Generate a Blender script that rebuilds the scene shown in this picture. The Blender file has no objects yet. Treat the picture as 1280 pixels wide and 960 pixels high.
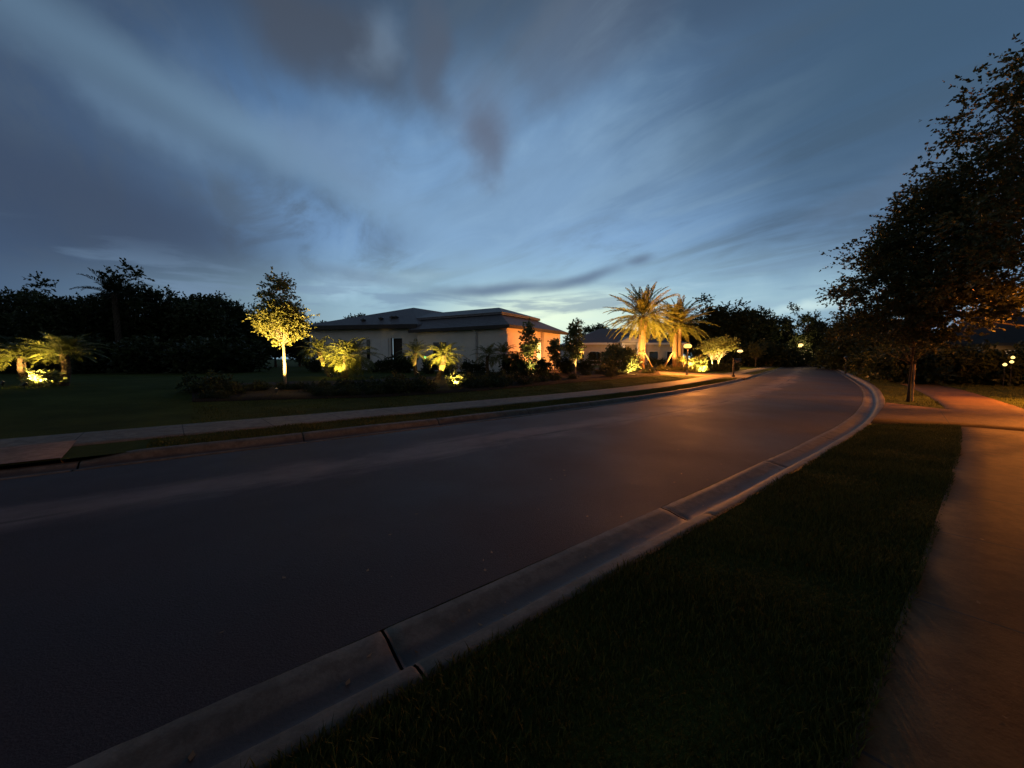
import bpy, math, random
import numpy as np
from mathutils import Vector, Matrix
random.seed(7); RNG = np.random.default_rng(7)
scene = bpy.context.scene
COL = scene.collection
R = math.radians
CAMZ = 1.6; FPX = 481.0; PITCH = math.atan(32.0/481.0)

# ------------------------------------------------------------------ materials
def new_mat(name):
    m = bpy.data.materials.new(name); m.use_nodes = True
    nt = m.node_tree; b = nt.nodes['Principled BSDF']
    return m, nt, b
def N(nt, t, **kw):
    n = nt.nodes.new(t)
    for k, v in kw.items():
        if k.startswith('i_'): n.inputs[k[2:].replace('_', ' ')].default_value = v
        else: setattr(n, k, v)
    return n
def ramp(nt, src, stops, interp='LINEAR'):
    r = nt.nodes.new('ShaderNodeValToRGB'); r.color_ramp.interpolation = interp
    els = r.color_ramp.elements
    while len(els) < len(stops): els.new(0.5)
    for e, (p, c) in zip(els, stops):
        e.position = p; e.color = tuple(c) + (1,) if len(c) == 3 else c
    nt.links.new(src, r.inputs[0]); return r
def mathn(nt, op, a, b=None, c=None, clamp=False):
    n = nt.nodes.new('ShaderNodeMath'); n.operation = op; n.use_clamp = clamp
    for i, x in enumerate((a, b, c)):
        if x is None: continue
        if isinstance(x, (int, float)): n.inputs[i].default_value = x
        else: nt.links.new(x, n.inputs[i])
    return n.outputs[0]
def vmath(nt, op, a, b=None):
    n = nt.nodes.new('ShaderNodeVectorMath'); n.operation = op
    for i, x in enumerate((a, b)):
        if x is None: continue
        if isinstance(x, (tuple, list)): n.inputs[i].default_value = x
        else: nt.links.new(x, n.inputs[i])
    return n
def mixc(nt, fac, a, b, blend='MIX'):
    n = nt.nodes.new('ShaderNodeMix'); n.data_type = 'RGBA'; n.blend_type = blend
    for i, x in ((0, fac), (6, a), (7, b)):
        if isinstance(x, (int, float)): n.inputs[i].default_value = x
        elif isinstance(x, (tuple, list)): n.inputs[i].default_value = tuple(x) + ((1,) if len(x) == 3 else ())
        else: nt.links.new(x, n.inputs[i])
    return n.outputs[2]
def noise(nt, scale, detail=4, rough=.55, vec=None, dist=0):
    n = nt.nodes.new('ShaderNodeTexNoise'); n.inputs['Scale'].default_value = scale
    n.inputs['Detail'].default_value = detail; n.inputs['Roughness'].default_value = rough
    n.inputs['Distortion'].default_value = dist
    if vec is not None: nt.links.new(vec, n.inputs['Vector'])
    return n.outputs[0]
def simple(name, c1, c2, scale=3, rough=.8, bump=.0, bscale=30, spec=.3, metal=0, coord='Object'):
    m, nt, b = new_mat(name)
    tc = nt.nodes.new('ShaderNodeTexCoord').outputs[coord]
    r = ramp(nt, noise(nt, scale, 5, .6, tc), [(.3, c1), (.7, c2)])
    nt.links.new(r.outputs[0], b.inputs['Base Color'])
    b.inputs['Roughness'].default_value = rough; b.inputs['Specular IOR Level'].default_value = spec
    b.inputs['Metallic'].default_value = metal
    if bump:
        bn = nt.nodes.new('ShaderNodeBump'); bn.inputs['Strength'].default_value = bump; bn.inputs['Distance'].default_value = .02
        nt.links.new(noise(nt, bscale, 4, .6, tc), bn.inputs['Height']); nt.links.new(bn.outputs[0], b.inputs['Normal'])
    return m
def emis(name, col, strength):
    m, nt, b = new_mat(name)
    b.inputs['Base Color'].default_value = (.8, .8, .8, 1)
    b.inputs['Emission Color'].default_value = tuple(col) + (1,); b.inputs['Emission Strength'].default_value = strength
    return m
def leafmat(name, c1, c2, trans=.25, rough=.5):
    m, nt, b = new_mat(name)
    geo = nt.nodes.new('ShaderNodeNewGeometry')
    r = ramp(nt, geo.outputs['Random Per Island'], [(0, c1), (1, c2)])
    nt.links.new(r.outputs[0], b.inputs['Base Color'])
    b.inputs['Roughness'].default_value = rough; b.inputs['Specular IOR Level'].default_value = .35
    t = nt.nodes.new('ShaderNodeBsdfTranslucent'); nt.links.new(r.outputs[0], t.inputs[0])
    mx = nt.nodes.new('ShaderNodeMixShader'); mx.inputs[0].default_value = trans
    nt.links.new(b.outputs[0], mx.inputs[1]); nt.links.new(t.outputs[0], mx.inputs[2])
    nt.links.new(mx.outputs[0], nt.nodes['Material Output'].inputs[0])
    return m

M = {}
M['leaf_dark'] = leafmat('dark_foliage', (.022, .035, .012), (.05, .07, .025))
M['leaf_oak'] = leafmat('oak_foliage', (.05, .06, .018), (.11, .11, .035))
M['leaf_bright'] = leafmat('young_foliage', (.16, .17, .045), (.28, .26, .075), .35)
M['leaf_magnolia'] = leafmat('magnolia_foliage', (.12, .15, .05), (.26, .27, .10), .15, .3)
M['frond'] = leafmat('palm_frond', (.12, .14, .025), (.19, .19, .045), .3, .42)
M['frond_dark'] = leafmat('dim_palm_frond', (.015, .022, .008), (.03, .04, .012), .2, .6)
M['bark'] = simple('bark', (.10, .075, .05), (.20, .155, .11), 9, .9, .8, 40)
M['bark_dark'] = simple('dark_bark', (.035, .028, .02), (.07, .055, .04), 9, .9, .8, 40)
M['bark_pale'] = simple('pale_bark', (.26, .20, .13), (.40, .33, .22), 9, .85, .5, 40)
M['palm_bark'] = simple('palm_bark', (.08, .05, .028), (.22, .15, .085), 14, .9, .9, 30)
M['wood'] = simple('stake_wood', (.30, .22, .14), (.42, .32, .2), 12, .8)
M['black_metal'] = simple('black_metal', (.012, .012, .012), (.02, .02, .02), 8, .35, spec=.5)
M['wall'] = simple('stucco_wall', (.70, .67, .62), (.78, .75, .70), 2, .9, .3, 60)
M['wall_warm'] = simple('beige_stucco', (.50, .46, .40), (.60, .55, .48), 2, .9, .3, 60)
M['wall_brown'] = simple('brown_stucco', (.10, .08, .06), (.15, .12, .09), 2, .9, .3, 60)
M['trim'] = simple('white_trim', (.72, .71, .69), (.80, .79, .77), 3, .6)
M['dark_trim'] = simple('dark_fascia', (.03, .028, .028), (.05, .045, .045), 3, .6)
M['glass'] = simple('dark_glass', (.01, .012, .015), (.015, .018, .02), 3, .08, spec=.6)
M['door'] = simple('dark_door', (.03, .022, .018), (.05, .04, .03), 5, .5)
M['mulch'] = simple('mulch', (.018, .012, .009), (.05, .032, .02), 18, .95, 1., 45)
M['glow_window'] = emis('lit_window', (1, .72, .22), 2.2)
M['glow_orange'] = emis('sodium_globe', (1, .50, .10), 2.6)
M['glow_yellow'] = emis('warm_globe', (1, .62, .2), 2.6)
M['glow_lens'] = emis('spot_lens', (1, .75, .35), 9)
M['glow_green'] = emis('green_led', (.1, 1, .35), 7)
M['glow_plaque'] = emis('lit_sign_panel', (1, .72, .35), .5)
M['glow_amber'] = emis('amber_lit_pane', (1, .42, .10), .38)
M['mailbox'] = simple('mailbox_metal', (.05, .045, .04), (.08, .07, .06), 6, .25, spec=.6, metal=.6)

def roof_mat():
    m, nt, b = new_mat('tile_roof')
    tc = nt.nodes.new('ShaderNodeTexCoord').outputs['Object']
    w = nt.nodes.new('ShaderNodeTexWave'); w.wave_type = 'BANDS'; w.bands_direction = 'Z'
    w.inputs['Scale'].default_value = 2.2; w.inputs['Distortion'].default_value = .4
    nt.links.new(tc, w.inputs['Vector'])
    c = ramp(nt, noise(nt, 5, 5, .6, tc), [(.3, (.10, .10, .115)), (.7, (.19, .185, .20))])
    cc = mixc(nt, .35, c.outputs[0], w.outputs[0], 'MULTIPLY')
    nt.links.new(cc, b.inputs['Base Color']); b.inputs['Roughness'].default_value = .6
    bn = nt.nodes.new('ShaderNodeBump'); bn.inputs['Strength'].default_value = .5; bn.inputs['Distance'].default_value = .03
    nt.links.new(w.outputs[0], bn.inputs['Height']); nt.links.new(bn.outputs[0], b.inputs['Normal'])
    return m
M['roof'] = roof_mat()

def asphalt_mat():
    m, nt, b = new_mat('asphalt')
    tc = nt.nodes.new('ShaderNodeTexCoord'); ob = tc.outputs['Object']; uv = tc.outputs['UV']
    sep = nt.nodes.new('ShaderNodeSeparateXYZ'); nt.links.new(uv, sep.inputs[0])
    s, off = sep.outputs[0], sep.outputs[1]
    # worn, paler lane down the crown of the road (off = -3.7 m), ragged edge
    sc = N(nt, 'ShaderNodeCombineXYZ'); nt.links.new(mathn(nt, 'MULTIPLY', s, .35), sc.inputs[0]); nt.links.new(off, sc.inputs[1])
    wob = noise(nt, 1.0, 5, .62, sc.outputs[0], .4)
    d = mathn(nt, 'ABSOLUTE', mathn(nt, 'ADD', mathn(nt, 'ADD', off, 3.75), mathn(nt, 'MULTIPLY', mathn(nt, 'SUBTRACT', wob, .5), 2.2)))
    worn = nt.nodes.new('ShaderNodeMapRange'); worn.interpolation_type = 'SMOOTHSTEP'
    nt.links.new(d, worn.inputs[0]); worn.inputs[1].default_value = .75; worn.inputs[2].default_value = .15
    worn.inputs[3].default_value = 0; worn.inputs[4].default_value = 1
    d2 = mathn(nt, 'ABSOLUTE', mathn(nt, 'ADD', mathn(nt, 'ADD', off, 3.55), mathn(nt, 'MULTIPLY', mathn(nt, 'SUBTRACT', noise(nt, .8, 3, .5, sc.outputs[0]), .5), .5)))
    seam = nt.nodes.new('ShaderNodeMapRange'); nt.links.new(d2, seam.inputs[0])
    seam.inputs[1].default_value = .07; seam.inputs[2].default_value = .02; seam.inputs[3].default_value = 0; seam.inputs[4].default_value = 1
    seamm = mathn(nt, 'MULTIPLY', seam.outputs[0], ramp(nt, noise(nt, .35, 2, .5, ob), [(.45, (0, 0, 0)), (.6, (1, 1, 1))]).outputs[0])
    agg = noise(nt, 90, 3, .7, ob); big = noise(nt, .5, 5, .6, ob)
    c = ramp(nt, agg, [(.25, (.018, .016, .019)), (.75, (.060, .053, .061))])
    c2 = mixc(nt, .55, c.outputs[0], ramp(nt, big, [(.3, (.65, .65, .65)), (.7, (1.0, 1.0, 1.0))]).outputs[0], 'MULTIPLY')
    c3 = mixc(nt, mathn(nt, 'MULTIPLY', worn.outputs[0], mathn(nt, 'MULTIPLY', noise(nt, 1.6, 5, .7, ob), 1.05)), c2, (.21, .185, .18))
    c4 = mixc(nt, mathn(nt, 'MULTIPLY', seamm, .9), c3, (.02, .02, .022))
    nt.links.new(c4, b.inputs['Base Color'])
    nt.links.new(ramp(nt, big, [(.3, (.58,)*3), (.7, (.78,)*3)]).outputs[0], b.inputs['Roughness'])
    b.inputs['Specular IOR Level'].default_value = .3
    bn = nt.nodes.new('ShaderNodeBump'); bn.inputs['Strength'].default_value = .9; bn.inputs['Distance'].default_value = .006
    nt.links.new(agg, bn.inputs['Height']); nt.links.new(bn.outputs[0], b.inputs['Normal'])
    return m
M['asphalt'] = asphalt_mat()

def concrete_mat(name, c1, c2, joint=0, wet=False, rough=.75):
    m, nt, b = new_mat(name)
    tc = nt.nodes.new('ShaderNodeTexCoord'); ob = tc.outputs['Object']
    sep = nt.nodes.new('ShaderNodeSeparateXYZ'); nt.links.new(tc.outputs['UV'], sep.inputs[0])
    c = ramp(nt, noise(nt, 1.3, 6, .65, ob), [(.3, c1), (.7, c2)]).outputs[0]
    c = mixc(nt, .6, c, ramp(nt, noise(nt, 7, 6, .75, ob), [(.42, (.45, .42, .38)), (.58, (1, 1, 1))]).outputs[0], 'MULTIPLY')
    c = mixc(nt, .3, c, ramp(nt, noise(nt, 60, 3, .6, ob), [(.3, (.55,)*3), (.7, (1, 1, 1))]).outputs[0], 'MULTIPLY')
    if joint:
        f = mathn(nt, 'ABSOLUTE', mathn(nt, 'SUBTRACT', mathn(nt, 'FRACT', mathn(nt, 'DIVIDE', sep.outputs[0], joint)), .5))
        j = mathn(nt, 'GREATER_THAN', f, .5 - .009 / joint)
        c = mixc(nt, mathn(nt, 'MULTIPLY', j, .9), c, (.03, .03, .03))
    b.inputs['Roughness'].default_value = rough; b.inputs['Specular IOR Level'].default_value = .25
    if wet:   # damp grime settled in the gutter channel, ragged along its length
        sc = N(nt, 'ShaderNodeCombineXYZ'); nt.links.new(mathn(nt, 'MULTIPLY', sep.outputs[0], .6), sc.inputs[0]); nt.links.new(mathn(nt, 'MULTIPLY', sep.outputs[1], 2.5), sc.inputs[1])
        w = mathn(nt, 'MULTIPLY', mathn(nt, 'SUBTRACT', noise(nt, 1.6, 5, .6, sc.outputs[0]), .5), .22)
        d = mathn(nt, 'ABSOLUTE', mathn(nt, 'SUBTRACT', mathn(nt, 'ADD', sep.outputs[1], w), .30))
        mr = nt.nodes.new('ShaderNodeMapRange'); mr.interpolation_type = 'SMOOTHSTEP'; nt.links.new(d, mr.inputs[0])
        mr.inputs[1].default_value = .13; mr.inputs[2].default_value = .05; mr.inputs[3].default_value = 0; mr.inputs[4].default_value = 1
        c = mixc(nt, mathn(nt, 'MULTIPLY', mr.outputs[0], .88), c, (.045, .045, .05))
        rr = mathn(nt, 'SUBTRACT', rough, mathn(nt, 'MULTIPLY', mr.outputs[0], .16))
        nt.links.new(rr, b.inputs['Roughness'])
    nt.links.new(c, b.inputs['Base Color'])
    bn = nt.nodes.new('ShaderNodeBump'); bn.inputs['Strength'].default_value = .35; bn.inputs['Distance'].default_value = .006
    nt.links.new(noise(nt, 45, 5, .65, ob), bn.inputs['Height']); nt.links.new(bn.outputs[0], b.inputs['Normal'])
    return m
M['curb'] = concrete_mat('curb_concrete', (.10, .093, .076), (.19, .175, .145), 0, True, .65)
M['walk'] = concrete_mat('sidewalk_concrete', (.17, .155, .125), (.27, .245, .20), 1.5)
M['tan'] = concrete_mat('tan_paving', (.085, .048, .016), (.16, .092, .032), 1.5)  # orange lamplight put into the base colour of the right-hand concrete
M['drive'] = concrete_mat('driveway_concrete', (.13, .12, .10), (.21, .19, .16), 3.0)

def grass_mat(name, c1, c2):
    m, nt, b = new_mat(name)
    ob = nt.nodes.new('ShaderNodeTexCoord').outputs['Object']
    c = ramp(nt, noise(nt, .7, 5, .65, ob), [(.3, c1), (.7, c2)]).outputs[0]
    f = noise(nt, 38, 4, .7, ob)
    c = mixc(nt, .6, c, ramp(nt, f, [(.3, (.35, .35, .35)), (.7, (1, 1, 1))]).outputs[0], 'MULTIPLY')
    nt.links.new(c, b.inputs['Base Color']); b.inputs['Roughness'].default_value = .95; b.inputs['Specular IOR Level'].default_value = .1
    bn = nt.nodes.new('ShaderNodeBump'); bn.inputs['Strength'].default_value = 1; bn.inputs['Distance'].default_value = .05
    nt.links.new(f, bn.inputs['Height']); nt.links.new(bn.outputs[0], b.inputs['Normal'])
    return m
M['lawn'] = grass_mat('lawn_grass', (.042, .062, .010), (.095, .125, .024))
M['blade'] = leafmat('grass_blade', (.024, .036, .006), (.11, .125, .022), .15, .8)

# ------------------------------------------------------------------ helpers
def mesh_obj(name, verts, faces, mat, parent=None, uv=None, smooth=False):
    me = bpy.data.meshes.new(name)
    if isinstance(verts, np.ndarray) and isinstance(faces, np.ndarray):
        nv, nf, k = len(verts), len(faces), faces.shape[1]
        me.vertices.add(nv); me.vertices.foreach_set('co', verts.astype(np.float32).ravel())
        me.loops.add(nf * k); me.loops.foreach_set('vertex_index', faces.astype(np.int32).ravel())
        me.polygons.add(nf)
        me.polygons.foreach_set('loop_start', np.arange(0, nf * k, k, dtype=np.int32))
        me.polygons.foreach_set('loop_total', np.full(nf, k, dtype=np.int32))
        me.update(calc_edges=True)
    else:
        me.from_pydata([tuple(v) for v in verts], [], [tuple(f) for f in faces]); me.update()
    if uv is not None:
        lay = me.uv_layers.new(name='UVMap'); vi = np.empty(len(me.loops), np.int32); me.loops.foreach_get('vertex_index', vi)
        lay.data.foreach_set('uv', np.asarray(uv, np.float32)[vi].ravel())
    if smooth: me.polygons.foreach_set('use_smooth', np.ones(len(me.polygons), bool))
    me.materials.append(mat)
    o = bpy.data.objects.new(name, me); COL.objects.link(o)
    if parent: o.parent = parent
    return o
def tag(o, label=None, cat=None, group=None, kind=None):
    if label: o['label'] = label
    if cat: o['category'] = cat
    if group: o['group'] = group
    if kind: o['kind'] = kind
    return o
def thing(name, loc, label, cat, group=None, rz=0):
    o = bpy.data.objects.new(name, None); COL.objects.link(o); o.location = loc; o.rotation_euler = (0, 0, rz)
    o.empty_display_size = .2
    return tag(o, label, cat, group)
def copy_tree(o, loc, label=None, rz=0, sc=1.0, tilt=(0, 0)):
    c = o.copy(); COL.objects.link(c); c.location = loc; c.rotation_euler = (tilt[0], tilt[1], rz)
    c.scale = sc if isinstance(sc, tuple) else (sc, sc, sc)
    if label: c['label'] = label
    for ch in o.children:
        if ch.type == 'LIGHT': continue
        d = ch.copy(); COL.objects.link(d); d.parent = c
        for g in ch.children:
            e = g.copy(); COL.objects.link(e); e.parent = d
    return c
class MB:
    def __init__(s): s.v = []; s.f = []
    def add(s, v, f):
        n = len(s.v); s.v += [tuple(x) for x in v]; s.f += [tuple(i + n for i in q) for q in f]; return s
    def box(s, c, d, rz=0, bev=0):
        x, y, z = d[0]/2, d[1]/2, d[2]/2; ca, sa = math.cos(rz), math.sin(rz)
        vs = [(c[0]+a*x*ca-b*y*sa, c[1]+a*x*sa+b*y*ca, c[2]+e*z) for e in (-1, 1) for b in (-1, 1) for a in (-1, 1)]
        return s.add(vs, [(0,2,3,1),(4,5,7,6),(0,1,5,4),(2,6,7,3),(0,4,6,2),(1,3,7,5)])
    def tube(s, pts, rad, n=8, cap=True):
        pts = [Vector(p) for p in pts]; base = len(s.v); up = Vector((0, 0, 1))
        if not hasattr(rad, '__len__'): rad = [rad]*len(pts)
        ref = None
        for i, p in enumerate(pts):
            t = (pts[min(i+1, len(pts)-1)] - pts[max(i-1, 0)]).normalized()
            if ref is None: ref = t.cross(up if abs(t.z) < .95 else Vector((1, 0, 0))).normalized()
            else: ref = (ref - t*ref.dot(t)).normalized()
            q = t.cross(ref)
            for k in range(n):
                a = 2*math.pi*k/n; s.v.append(tuple(p + (ref*math.cos(a)+q*math.sin(a))*rad[i]))
        for i in range(len(pts)-1):
            for k in range(n):
                a = base+i*n+k; b2 = base+i*n+(k+1) % n; s.f.append((a, b2, b2+n, a+n))
        if cap:
            s.f.append(tuple(base+k for k in range(n))[::-1]); s.f.append(tuple(base+(len(pts)-1)*n+k for k in range(n)))
        return s
    def lathe(s, c, prof, n=16):
        base = len(s.v)
        for r, z in prof:
            for k in range(n):
                a = 2*math.pi*k/n; s.v.append((c[0]+r*math.cos(a), c[1]+r*math.sin(a), c[2]+z))
        for i in range(len(prof)-1):
            for k in range(n):
                a = base+i*n+k; b2 = base+i*n+(k+1) % n; s.f.append((a, b2, b2+n, a+n))
        s.f.append(tuple(base+k for k in range(n))[::-1]); s.f.append(tuple(base+(len(prof)-1)*n+k for k in range(n)))
        return s
    def build(s, name, mat, parent=None, smooth=False): return mesh_obj(name, s.v, s.f, mat, parent, smooth=smooth)

# ------------------------------------------------------------------ road frame
ctl = [(-95, -62), (-60, -42), (-28, -19.6), (-10, -5.2), (-1.69, 1.45), (1.67, 4.1), (5.75, 7.4), (8.5, 9.75), (11.55, 12.7), (14.2, 15.5), (18.9, 20.8), (27.9, 32), (45.7, 54.8), (62, 76)]
def catmull(P, n=40):
    P = [np.array(p, float) for p in P]; P = [2*P[0]-P[1]] + P + [2*P[-1]-P[-2]]; out = []
    for i in range(1, len(P)-2):
        a, b, c, d = P[i-1:i+3]
        t0 = 0; t1 = t0+np.linalg.norm(b-a)**.5; t2 = t1+np.linalg.norm(c-b)**.5; t3 = t2+np.linalg.norm(d-c)**.5
        for t in np.linspace(t1, t2, n, endpoint=False):
            A1=(t1-t)/(t1-t0)*a+(t-t0)/(t1-t0)*b; A2=(t2-t)/(t2-t1)*b+(t-t1)/(t2-t1)*c; A3=(t3-t)/(t3-t2)*c+(t-t2)/(t3-t2)*d
            B1=(t2-t)/(t2-t0)*A1+(t-t0)/(t2-t0)*A2; B2=(t3-t)/(t3-t1)*A2+(t-t1)/(t3-t1)*A3
            out.append((t2-t)/(t2-t1)*B1+(t-t1)/(t2-t1)*B2)
    out.append(P[-2]); return np.array(out)
raw = catmull(ctl)
seg = np.linalg.norm(np.diff(raw, axis=0), axis=1); SS = np.concatenate([[0], np.cumsum(seg)])
SMAX = SS[-1]
S = np.arange(0, SMAX, .25); CX = np.interp(S, SS, raw[:, 0]); CY = np.interp(S, SS, raw[:, 1])
k = np.ones(13)/13
CXs = CX.copy(); CYs = CY.copy(); CXs[6:-6] = np.convolve(CX, k, 'valid'); CYs[6:-6] = np.convolve(CY, k, 'valid'); CX, CY = CXs, CYs
TX = np.gradient(CX, S); TY = np.gradient(CY, S); L_ = np.hypot(TX, TY); TX /= L_; TY /= L_
kk = np.ones(25)/25
TX[12:-12] = np.convolve(TX, kk, 'valid'); TY[12:-12] = np.convolve(TY, kk, 'valid'); L_ = np.hypot(TX, TY); TX /= L_; TY /= L_
def P2(s, off):   # off > 0 = right of the right asphalt edge
    x = np.interp(s, S, CX); y = np.interp(s, S, CY); tx = np.interp(s, S, TX); ty = np.interp(s, S, TY)
    return x + ty*off, y - tx*off
def so(x, y):
    x = np.atleast_1d(np.asarray(x, float)); y = np.atleast_1d(np.asarray(y, float)); rs = []; ro = []
    for i in range(0, len(x), 2000):
        d = (x[i:i+2000, None]-CX[None])**2 + (y[i:i+2000, None]-CY[None])**2; j = d.argmin(1)
        rs.append(S[j]); ro.append((x[i:i+2000]-CX[j])*TY[j] - (y[i:i+2000]-CY[j])*TX[j])
    return np.concatenate(rs), np.concatenate(ro)
W = 5.9
def sm(t): t = np.clip(t, 0, 1); return t*t*(3-2*t)
def Hoff(o):
    o = np.asarray(o, float)
    l = -W - o
    zl = .10 + .46*sm((l-3.9)/7.5) ; zr = .10 + .22*sm((o-5)/8)
    return np.where(l > .45, zl, np.where(o > .5, zr, 0.0))
def T(x, y):
    s, o = so(x, y); z = Hoff(o)
    return z if len(z) > 1 else float(z[0])
def ray(u, v):
    d = np.array([(u-640)/FPX, 1.0, -(v-480)/FPX]); c, s_ = math.cos(PITCH), math.sin(PITCH)
    return np.array([d[0], d[1]*c + d[2]*s_, d[2]*c - d[1]*s_])
def hit(u, v):
    d = ray(u, v); d = d/d[1]; ys = np.geomspace(.8, 400, 1500)
    X = d[0]*ys; Z = CAMZ + d[2]*ys; H = np.array(T(X, ys)); i = int(np.argmax(Z <= H))
    return float(X[i]), float(ys[i]), float(H[i])
def at(u, v, D):
    d = ray(u, v); d = d/d[1]; return (float(d[0]*D), float(D), float(CAMZ+d[2]*D))
def gp(u, D):      # point on the ground at column u, depth D
    x = (u-640)/FPX*D; return (x, D, float(T(x, D)))

def grid_mesh(name, svals, offs, zf, mat, flip=False, **kw):
    sv = np.asarray(svals); ns, no = len(sv), len(offs); V = []; UV = []
    for o in offs:
        x, y = P2(sv, o); z = zf(sv, o) if callable(zf) else np.full(ns, zf)
        V.append(np.stack([x, y, z*np.ones(ns)], 1)); UV.append(np.stack([sv, np.full(ns, abs(o))], 1))
    V = np.concatenate(V); UV = np.concatenate(UV); i = np.arange(ns-1); F = []
    for j in range(no-1):
        a = j*ns+i; F.append(np.stack([a, a+ns, a+ns+1, a+1], 1))
    F = np.concatenate(F)
    if flip: F = F[:, ::-1]
    return V, F, UV

SV = np.concatenate([np.arange(0, 90, 2.), np.arange(90, 160, .5), np.arange(160, SMAX, 1.)])
SV = SV[SV < SMAX]
# base ground to the horizon
v = np.array([(-900, -900, -.15), (900, -900, -.15), (900, 900, -.15), (-900, 900, -.15)], float)
tag(mesh_obj('ground', v, np.array([[0, 1, 2, 3]]), M['lawn']), kind='structure')
# asphalt with a slight crown
offs = list(np.linspace(0, -W, 13))
V, F, UV = grid_mesh('road', SV, offs, lambda s, o: .05*(1-((o+W/2)/(W/2))**2) - .001, M['asphalt'])
UV[:, 1] *= -1
tag(mesh_obj('road', V, F[:, ::-1], M['asphalt'], uv=UV), kind='structure')
# lawns
lo = [.56, .8, 1.2, 1.9, 2.8, 3.6, 4.4, 5.5, 7, 9, 12, 16, 22, 32, 50, 80, 130]
V, F, UV = grid_mesh('lawn', SV, lo, lambda s, o: Hoff(np.full(len(s), o)), M['lawn'])
tag(mesh_obj('right_lawn', V, F, M['lawn'], uv=UV), kind='structure')
lo = [.50, .8, 1.2, 1.6, 2.4, 3.3, 3.9, 4.8, 6, 7.5, 9, 10.5, 12, 15, 20, 28, 40, 60, 80]
V, F, UV = grid_mesh('lawn', SV, [-W-o for o in lo], lambda s, o: Hoff(np.full(len(s), o)), M['lawn'], True)
tag(mesh_obj('left_lawn', V, F, M['lawn'], uv=UV), kind='structure')

# curb and gutter cast in 3 m sections with open joints
s_joint, _ = so(*[hit(500, 806)[0]], *[hit(500, 806)[1]]); s_joint = float(s_joint[0])
prof = [(.013, -.06), (.013, .004), (.022, .012), (.10, .008), (.22, -.018), (.30, -.03), (.355, -.024), (.395, .01), (.43, .062), (.462, .092), (.50, .106), (.55, .112), (.60, .110), (.61, .02)]
def curb(name, side, s0, smax, dip=None):
    allV = []; allF = []; allU = []; n0 = 0
    L = 3.0; st = s0 - L*math.floor(s0/L)
    while st < smax-1:
        a, b = st+.008, min(st+L-.008, smax-.5)
        ss = np.array([a, a+.015] + list(np.linspace(a, b, 31)[1:-1]) + [b-.015, b]); ns = len(ss)
        for o, z in prof:
            ch = .0022*np.sin(ss*23+o*40)*np.sin(ss*7.7+o*11)+RNG.normal(0, .0012, ns); oo = (o+ch) if side > 0 else -W-o-ch
            x, y = P2(ss, oo); zz = np.full(ns, z)+(RNG.normal(0, .0008, ns) if z > -.05 else 0)+.004*np.sin(ss*1.9+o); zz[0] -= .006; zz[-1] -= .006
            if dip: 
                fac = 1 - .8*(sm((ss-dip[0])/.8)*(1-sm((ss-dip[1])/.8)))
                zz = np.where(zz > .02, .02+(zz-.02)*fac, zz)
            allV.append(np.stack([x, y, zz], 1)); allU.append(np.stack([ss, np.full(ns, o)], 1))
        i = np.arange(ns-1)
        for j in range(len(prof)-1):
            A = n0+j*ns+i; q = np.stack([A, A+ns, A+ns+1, A+1], 1); allF.append(q if side > 0 else q[:, ::-1])
        # end caps as quads fan
        for e in (0, ns-1):
            m0 = n0+ns*len(prof)+(0 if e == 0 else len(prof))
            top = np.array([allV[-len(prof)+j][e] for j in range(len(prof))]) if e == 0 else np.array([allV[-len(prof)-1+j][e] for j in range(len(prof))])
            low = top.copy(); low[:, 2] = -.08; allV.append(low); allU.append(np.zeros((len(prof), 2)))
            for j in range(len(prof)-1): allF.append(np.array([[n0+j*ns+e, n0+(j+1)*ns+e, m0+j+1, m0+j]]))
        n0 += ns*len(prof)+2*len(prof); st += L
    return tag(mesh_obj(name, np.concatenate(allV), np.concatenate(allF), M['curb'], uv=np.concatenate(allU)), kind='structure')
curb('right_curb', 1, s_joint, SMAX)
sdl0 = float(so(*hit(60, 580)[:2])[0][0])
curb('left_curb', -1, s_joint+.7, SMAX, dip=(sdl0-5.2, sdl0+.1))

# slabs draped over the ground: ribbon between two polylines
def slab(name, A, B, mat, dz=.012, n=40, m=6, uvax=0):
    A = np.array(A, float); B = np.array(B, float)
    def res(Q):
        d = np.concatenate([[0], np.cumsum(np.hypot(*np.diff(Q, axis=0).T))]); t = np.linspace(0, d[-1], n)
        return np.stack([np.interp(t, d, Q[:, 0]), np.interp(t, d, Q[:, 1])], 1), t
    a, ta = res(A); b, tb = res(B); V = []; UV = []
    for j in range(m):
        w = j/(m-1); q = a*(1-w)+b*w; z = np.array(T(q[:, 0], q[:, 1])); z = np.maximum(z, .10) + dz
        V.append(np.column_stack([q, z])); UV.append(np.column_stack([ta, np.full(n, w)]))
    # skirts
    for src in (0, m-1):
        q = V[src].copy(); q[:, 2] -= .12; V.append(q); UV.append(UV[src].copy())
    V = np.concatenate(V); UV = np.concatenate(UV); i = np.arange(n-1); F = []
    for j in range(m-1):
        c = j*n+i; F.append(np.stack([c, c+1, c+n+1, c+n], 1))
    c = i; F.append(np.stack([c, c+m*n, c+m*n+1, c+1], 1)); c = (m-1)*n+i; F.append(np.stack([c, c+1, c+2*n+1, c+2*n], 1))
    for e in (0, n-1):
        F.append(np.array([[e+j*n, e+(j+1)*n, e+(m+1)*n if j == m-2 else e+(j+1)*n, e+m*n] for j in range(0)]).reshape(0, 4).astype(int))
    return tag(mesh_obj(name, V, np.concatenate(F), mat, uv=UV), kind='structure')
def walk(name, o0, o1, sa, sb, mat, dz):
    ss = np.arange(sa, sb, 1.0); A = np.stack(P2(ss, o0), 1); B = np.stack(P2(ss, o1), 1)
    return slab(name, A, B, mat, dz, n=len(ss)*2)
walk('right_sidewalk', 1.9, 3.55, 60, SMAX-8, M['tan'], .012)
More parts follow.
